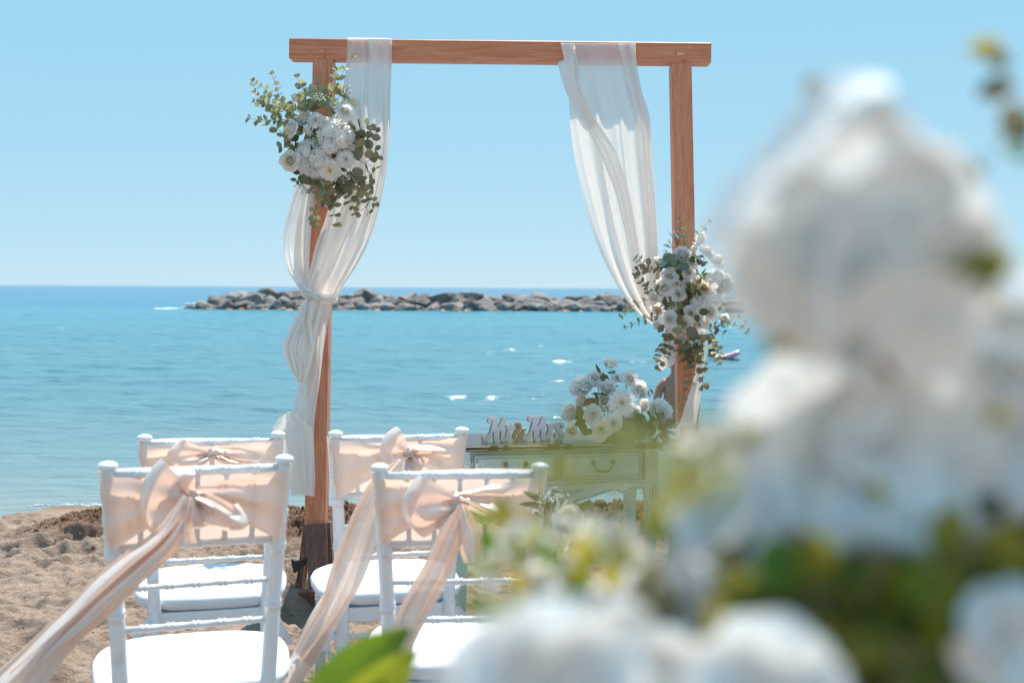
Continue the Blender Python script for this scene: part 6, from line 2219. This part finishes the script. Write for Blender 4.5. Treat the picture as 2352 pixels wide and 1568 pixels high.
for k in range(110):
    u, v = fg.r.uniform(1620, 2400), fg.r.uniform(1270, 1600)
    a = fg.r.uniform(0, 6.28)
    fg.leaf(fg.r.choice(['rp', 'gp', 'op', 'oo', 'rp', 'gp', 'op']), P(u, v, FD * fg.r.uniform(.45, .50)), (math.cos(a), fg.r.uniform(-.3, .3), math.sin(a)), fg.r.uniform(90, 170) * .47 * FD / F)
for k in range(150):    # dense greenery in the heart of the arrangement
    u, v = fg.r.uniform(1500, 2420), fg.r.uniform(1000, 1680)
    if v < 1200 + (2000 - u) * 0.25:
        continue
    a = fg.r.uniform(0, 6.28)
    fg.leaf(fg.r.choice(['rp', 'rp', 'op', 'gp', 'np', 'dr']), P(u, v, FD * fg.r.uniform(.52, .62)), (math.cos(a), fg.r.uniform(-.3, .3), math.sin(a)), fg.r.uniform(100, 190) * .55 * FD / F)
# thin pale sprigs in front of the table
for (u0, v0, u1, v1, d) in ((1720, 1000, 1300, 985, .33), (1700, 1060, 1180, 1060, .33), (1700, 1130, 1130, 1030, .38), (1650, 1100, 1420, 1020, .36), (1600, 1140, 1250, 1080, .40), (1620, 1160, 1300, 1120, .42), (1560, 1230, 1120, 1200, .5), (1500, 1300, 1120, 1290, .55)):
    fg.sprig([P(u0, v0, d * FD), P((u0 + u1) / 2, (v0 + v1) / 2 - 18, d * FD), P(u1, v1, d * FD)], ['po', 'op', 'oo', 'gp'], 42 * d * FD / F, 8, r0=.0006, taper=.2, stemmat='stem_green')
for pts, d in (([(2330, 640), (2250, 420), (2330, 280), (2270, 110)], .5), ([(2300, 700), (2270, 520), (2230, 400)], .5), ([(1900, 420), (1880, 300), (1865, 205)], .5)):
    fg.sprig([P(u, v, d * FD) for u, v in pts], ['oo'], 20 * d * FD / F, 3, r0=.0005, stemmat='stem')
# stems gathered down into a tall vase standing on the sand
mb = MB()
for k in range(14):
    a = 6.283 * k / 14
    top_ = P(fg.r.uniform(1500, 2350), fg.r.uniform(1300, 1500), .38) - fg.c
    mb.tube([(0.02 * math.cos(a), 0.02 * math.sin(a), -0.45), (0.02 * math.cos(a), 0.02 * math.sin(a), -0.2), (top_.x * .5, top_.y * .5, -0.05), top_], 0.0025, 5)
mb.build('stem_bundle', M['stem_green'], fg.root)
mb = MB()
zg = ground_at(fg.c.x, 1.6) - fg.c.z
mb.turned((0, 0, zg - 0.02), (0, 0, -0.22), [(0, .10), (.02, .10), (.04, .03), (.3, .02), (.7, .03), (.92, .06), (1, .065)], 24)
mb.build('vase', M['chair'], fg.root)

lf = thing('fallen_leaf_sprig', 'blurred bright green leaf rising from the bottom edge left of the white blooms', 'leaf', P(760, 1640, .80))
s_ = .80 / F
inv = Matrix.Translation(-P(760, 1640, .80))
me = leaf_mesh('leaf_blade', M['bright_leaf'], 'blade', 5)
o = link('leaf_blade', me, lf, inv @ leaf_mat(P(650, 1680, .80), P(950, 1440, .80) - P(650, 1680, .80), (0.1, -1, 0.5), 385 * s_))
o = link('leaf_blade', me, lf, inv @ leaf_mat(P(720, 1720, .78), P(960, 1485, .78) - P(720, 1720, .78), (0.2, -1, 0.2), 330 * s_))
mb = MB()
mb.tube([P(690, 1640, .80) - lf.location, Vector((-0.05, 0.0, -0.3)), Vector((-0.05, 0.02, ground_at(0, 1.6) - lf.location.z - .02))], .0025, 6)
mb.build('stem', M['stem_green'], lf)
lf.name = 'leafy_stem'
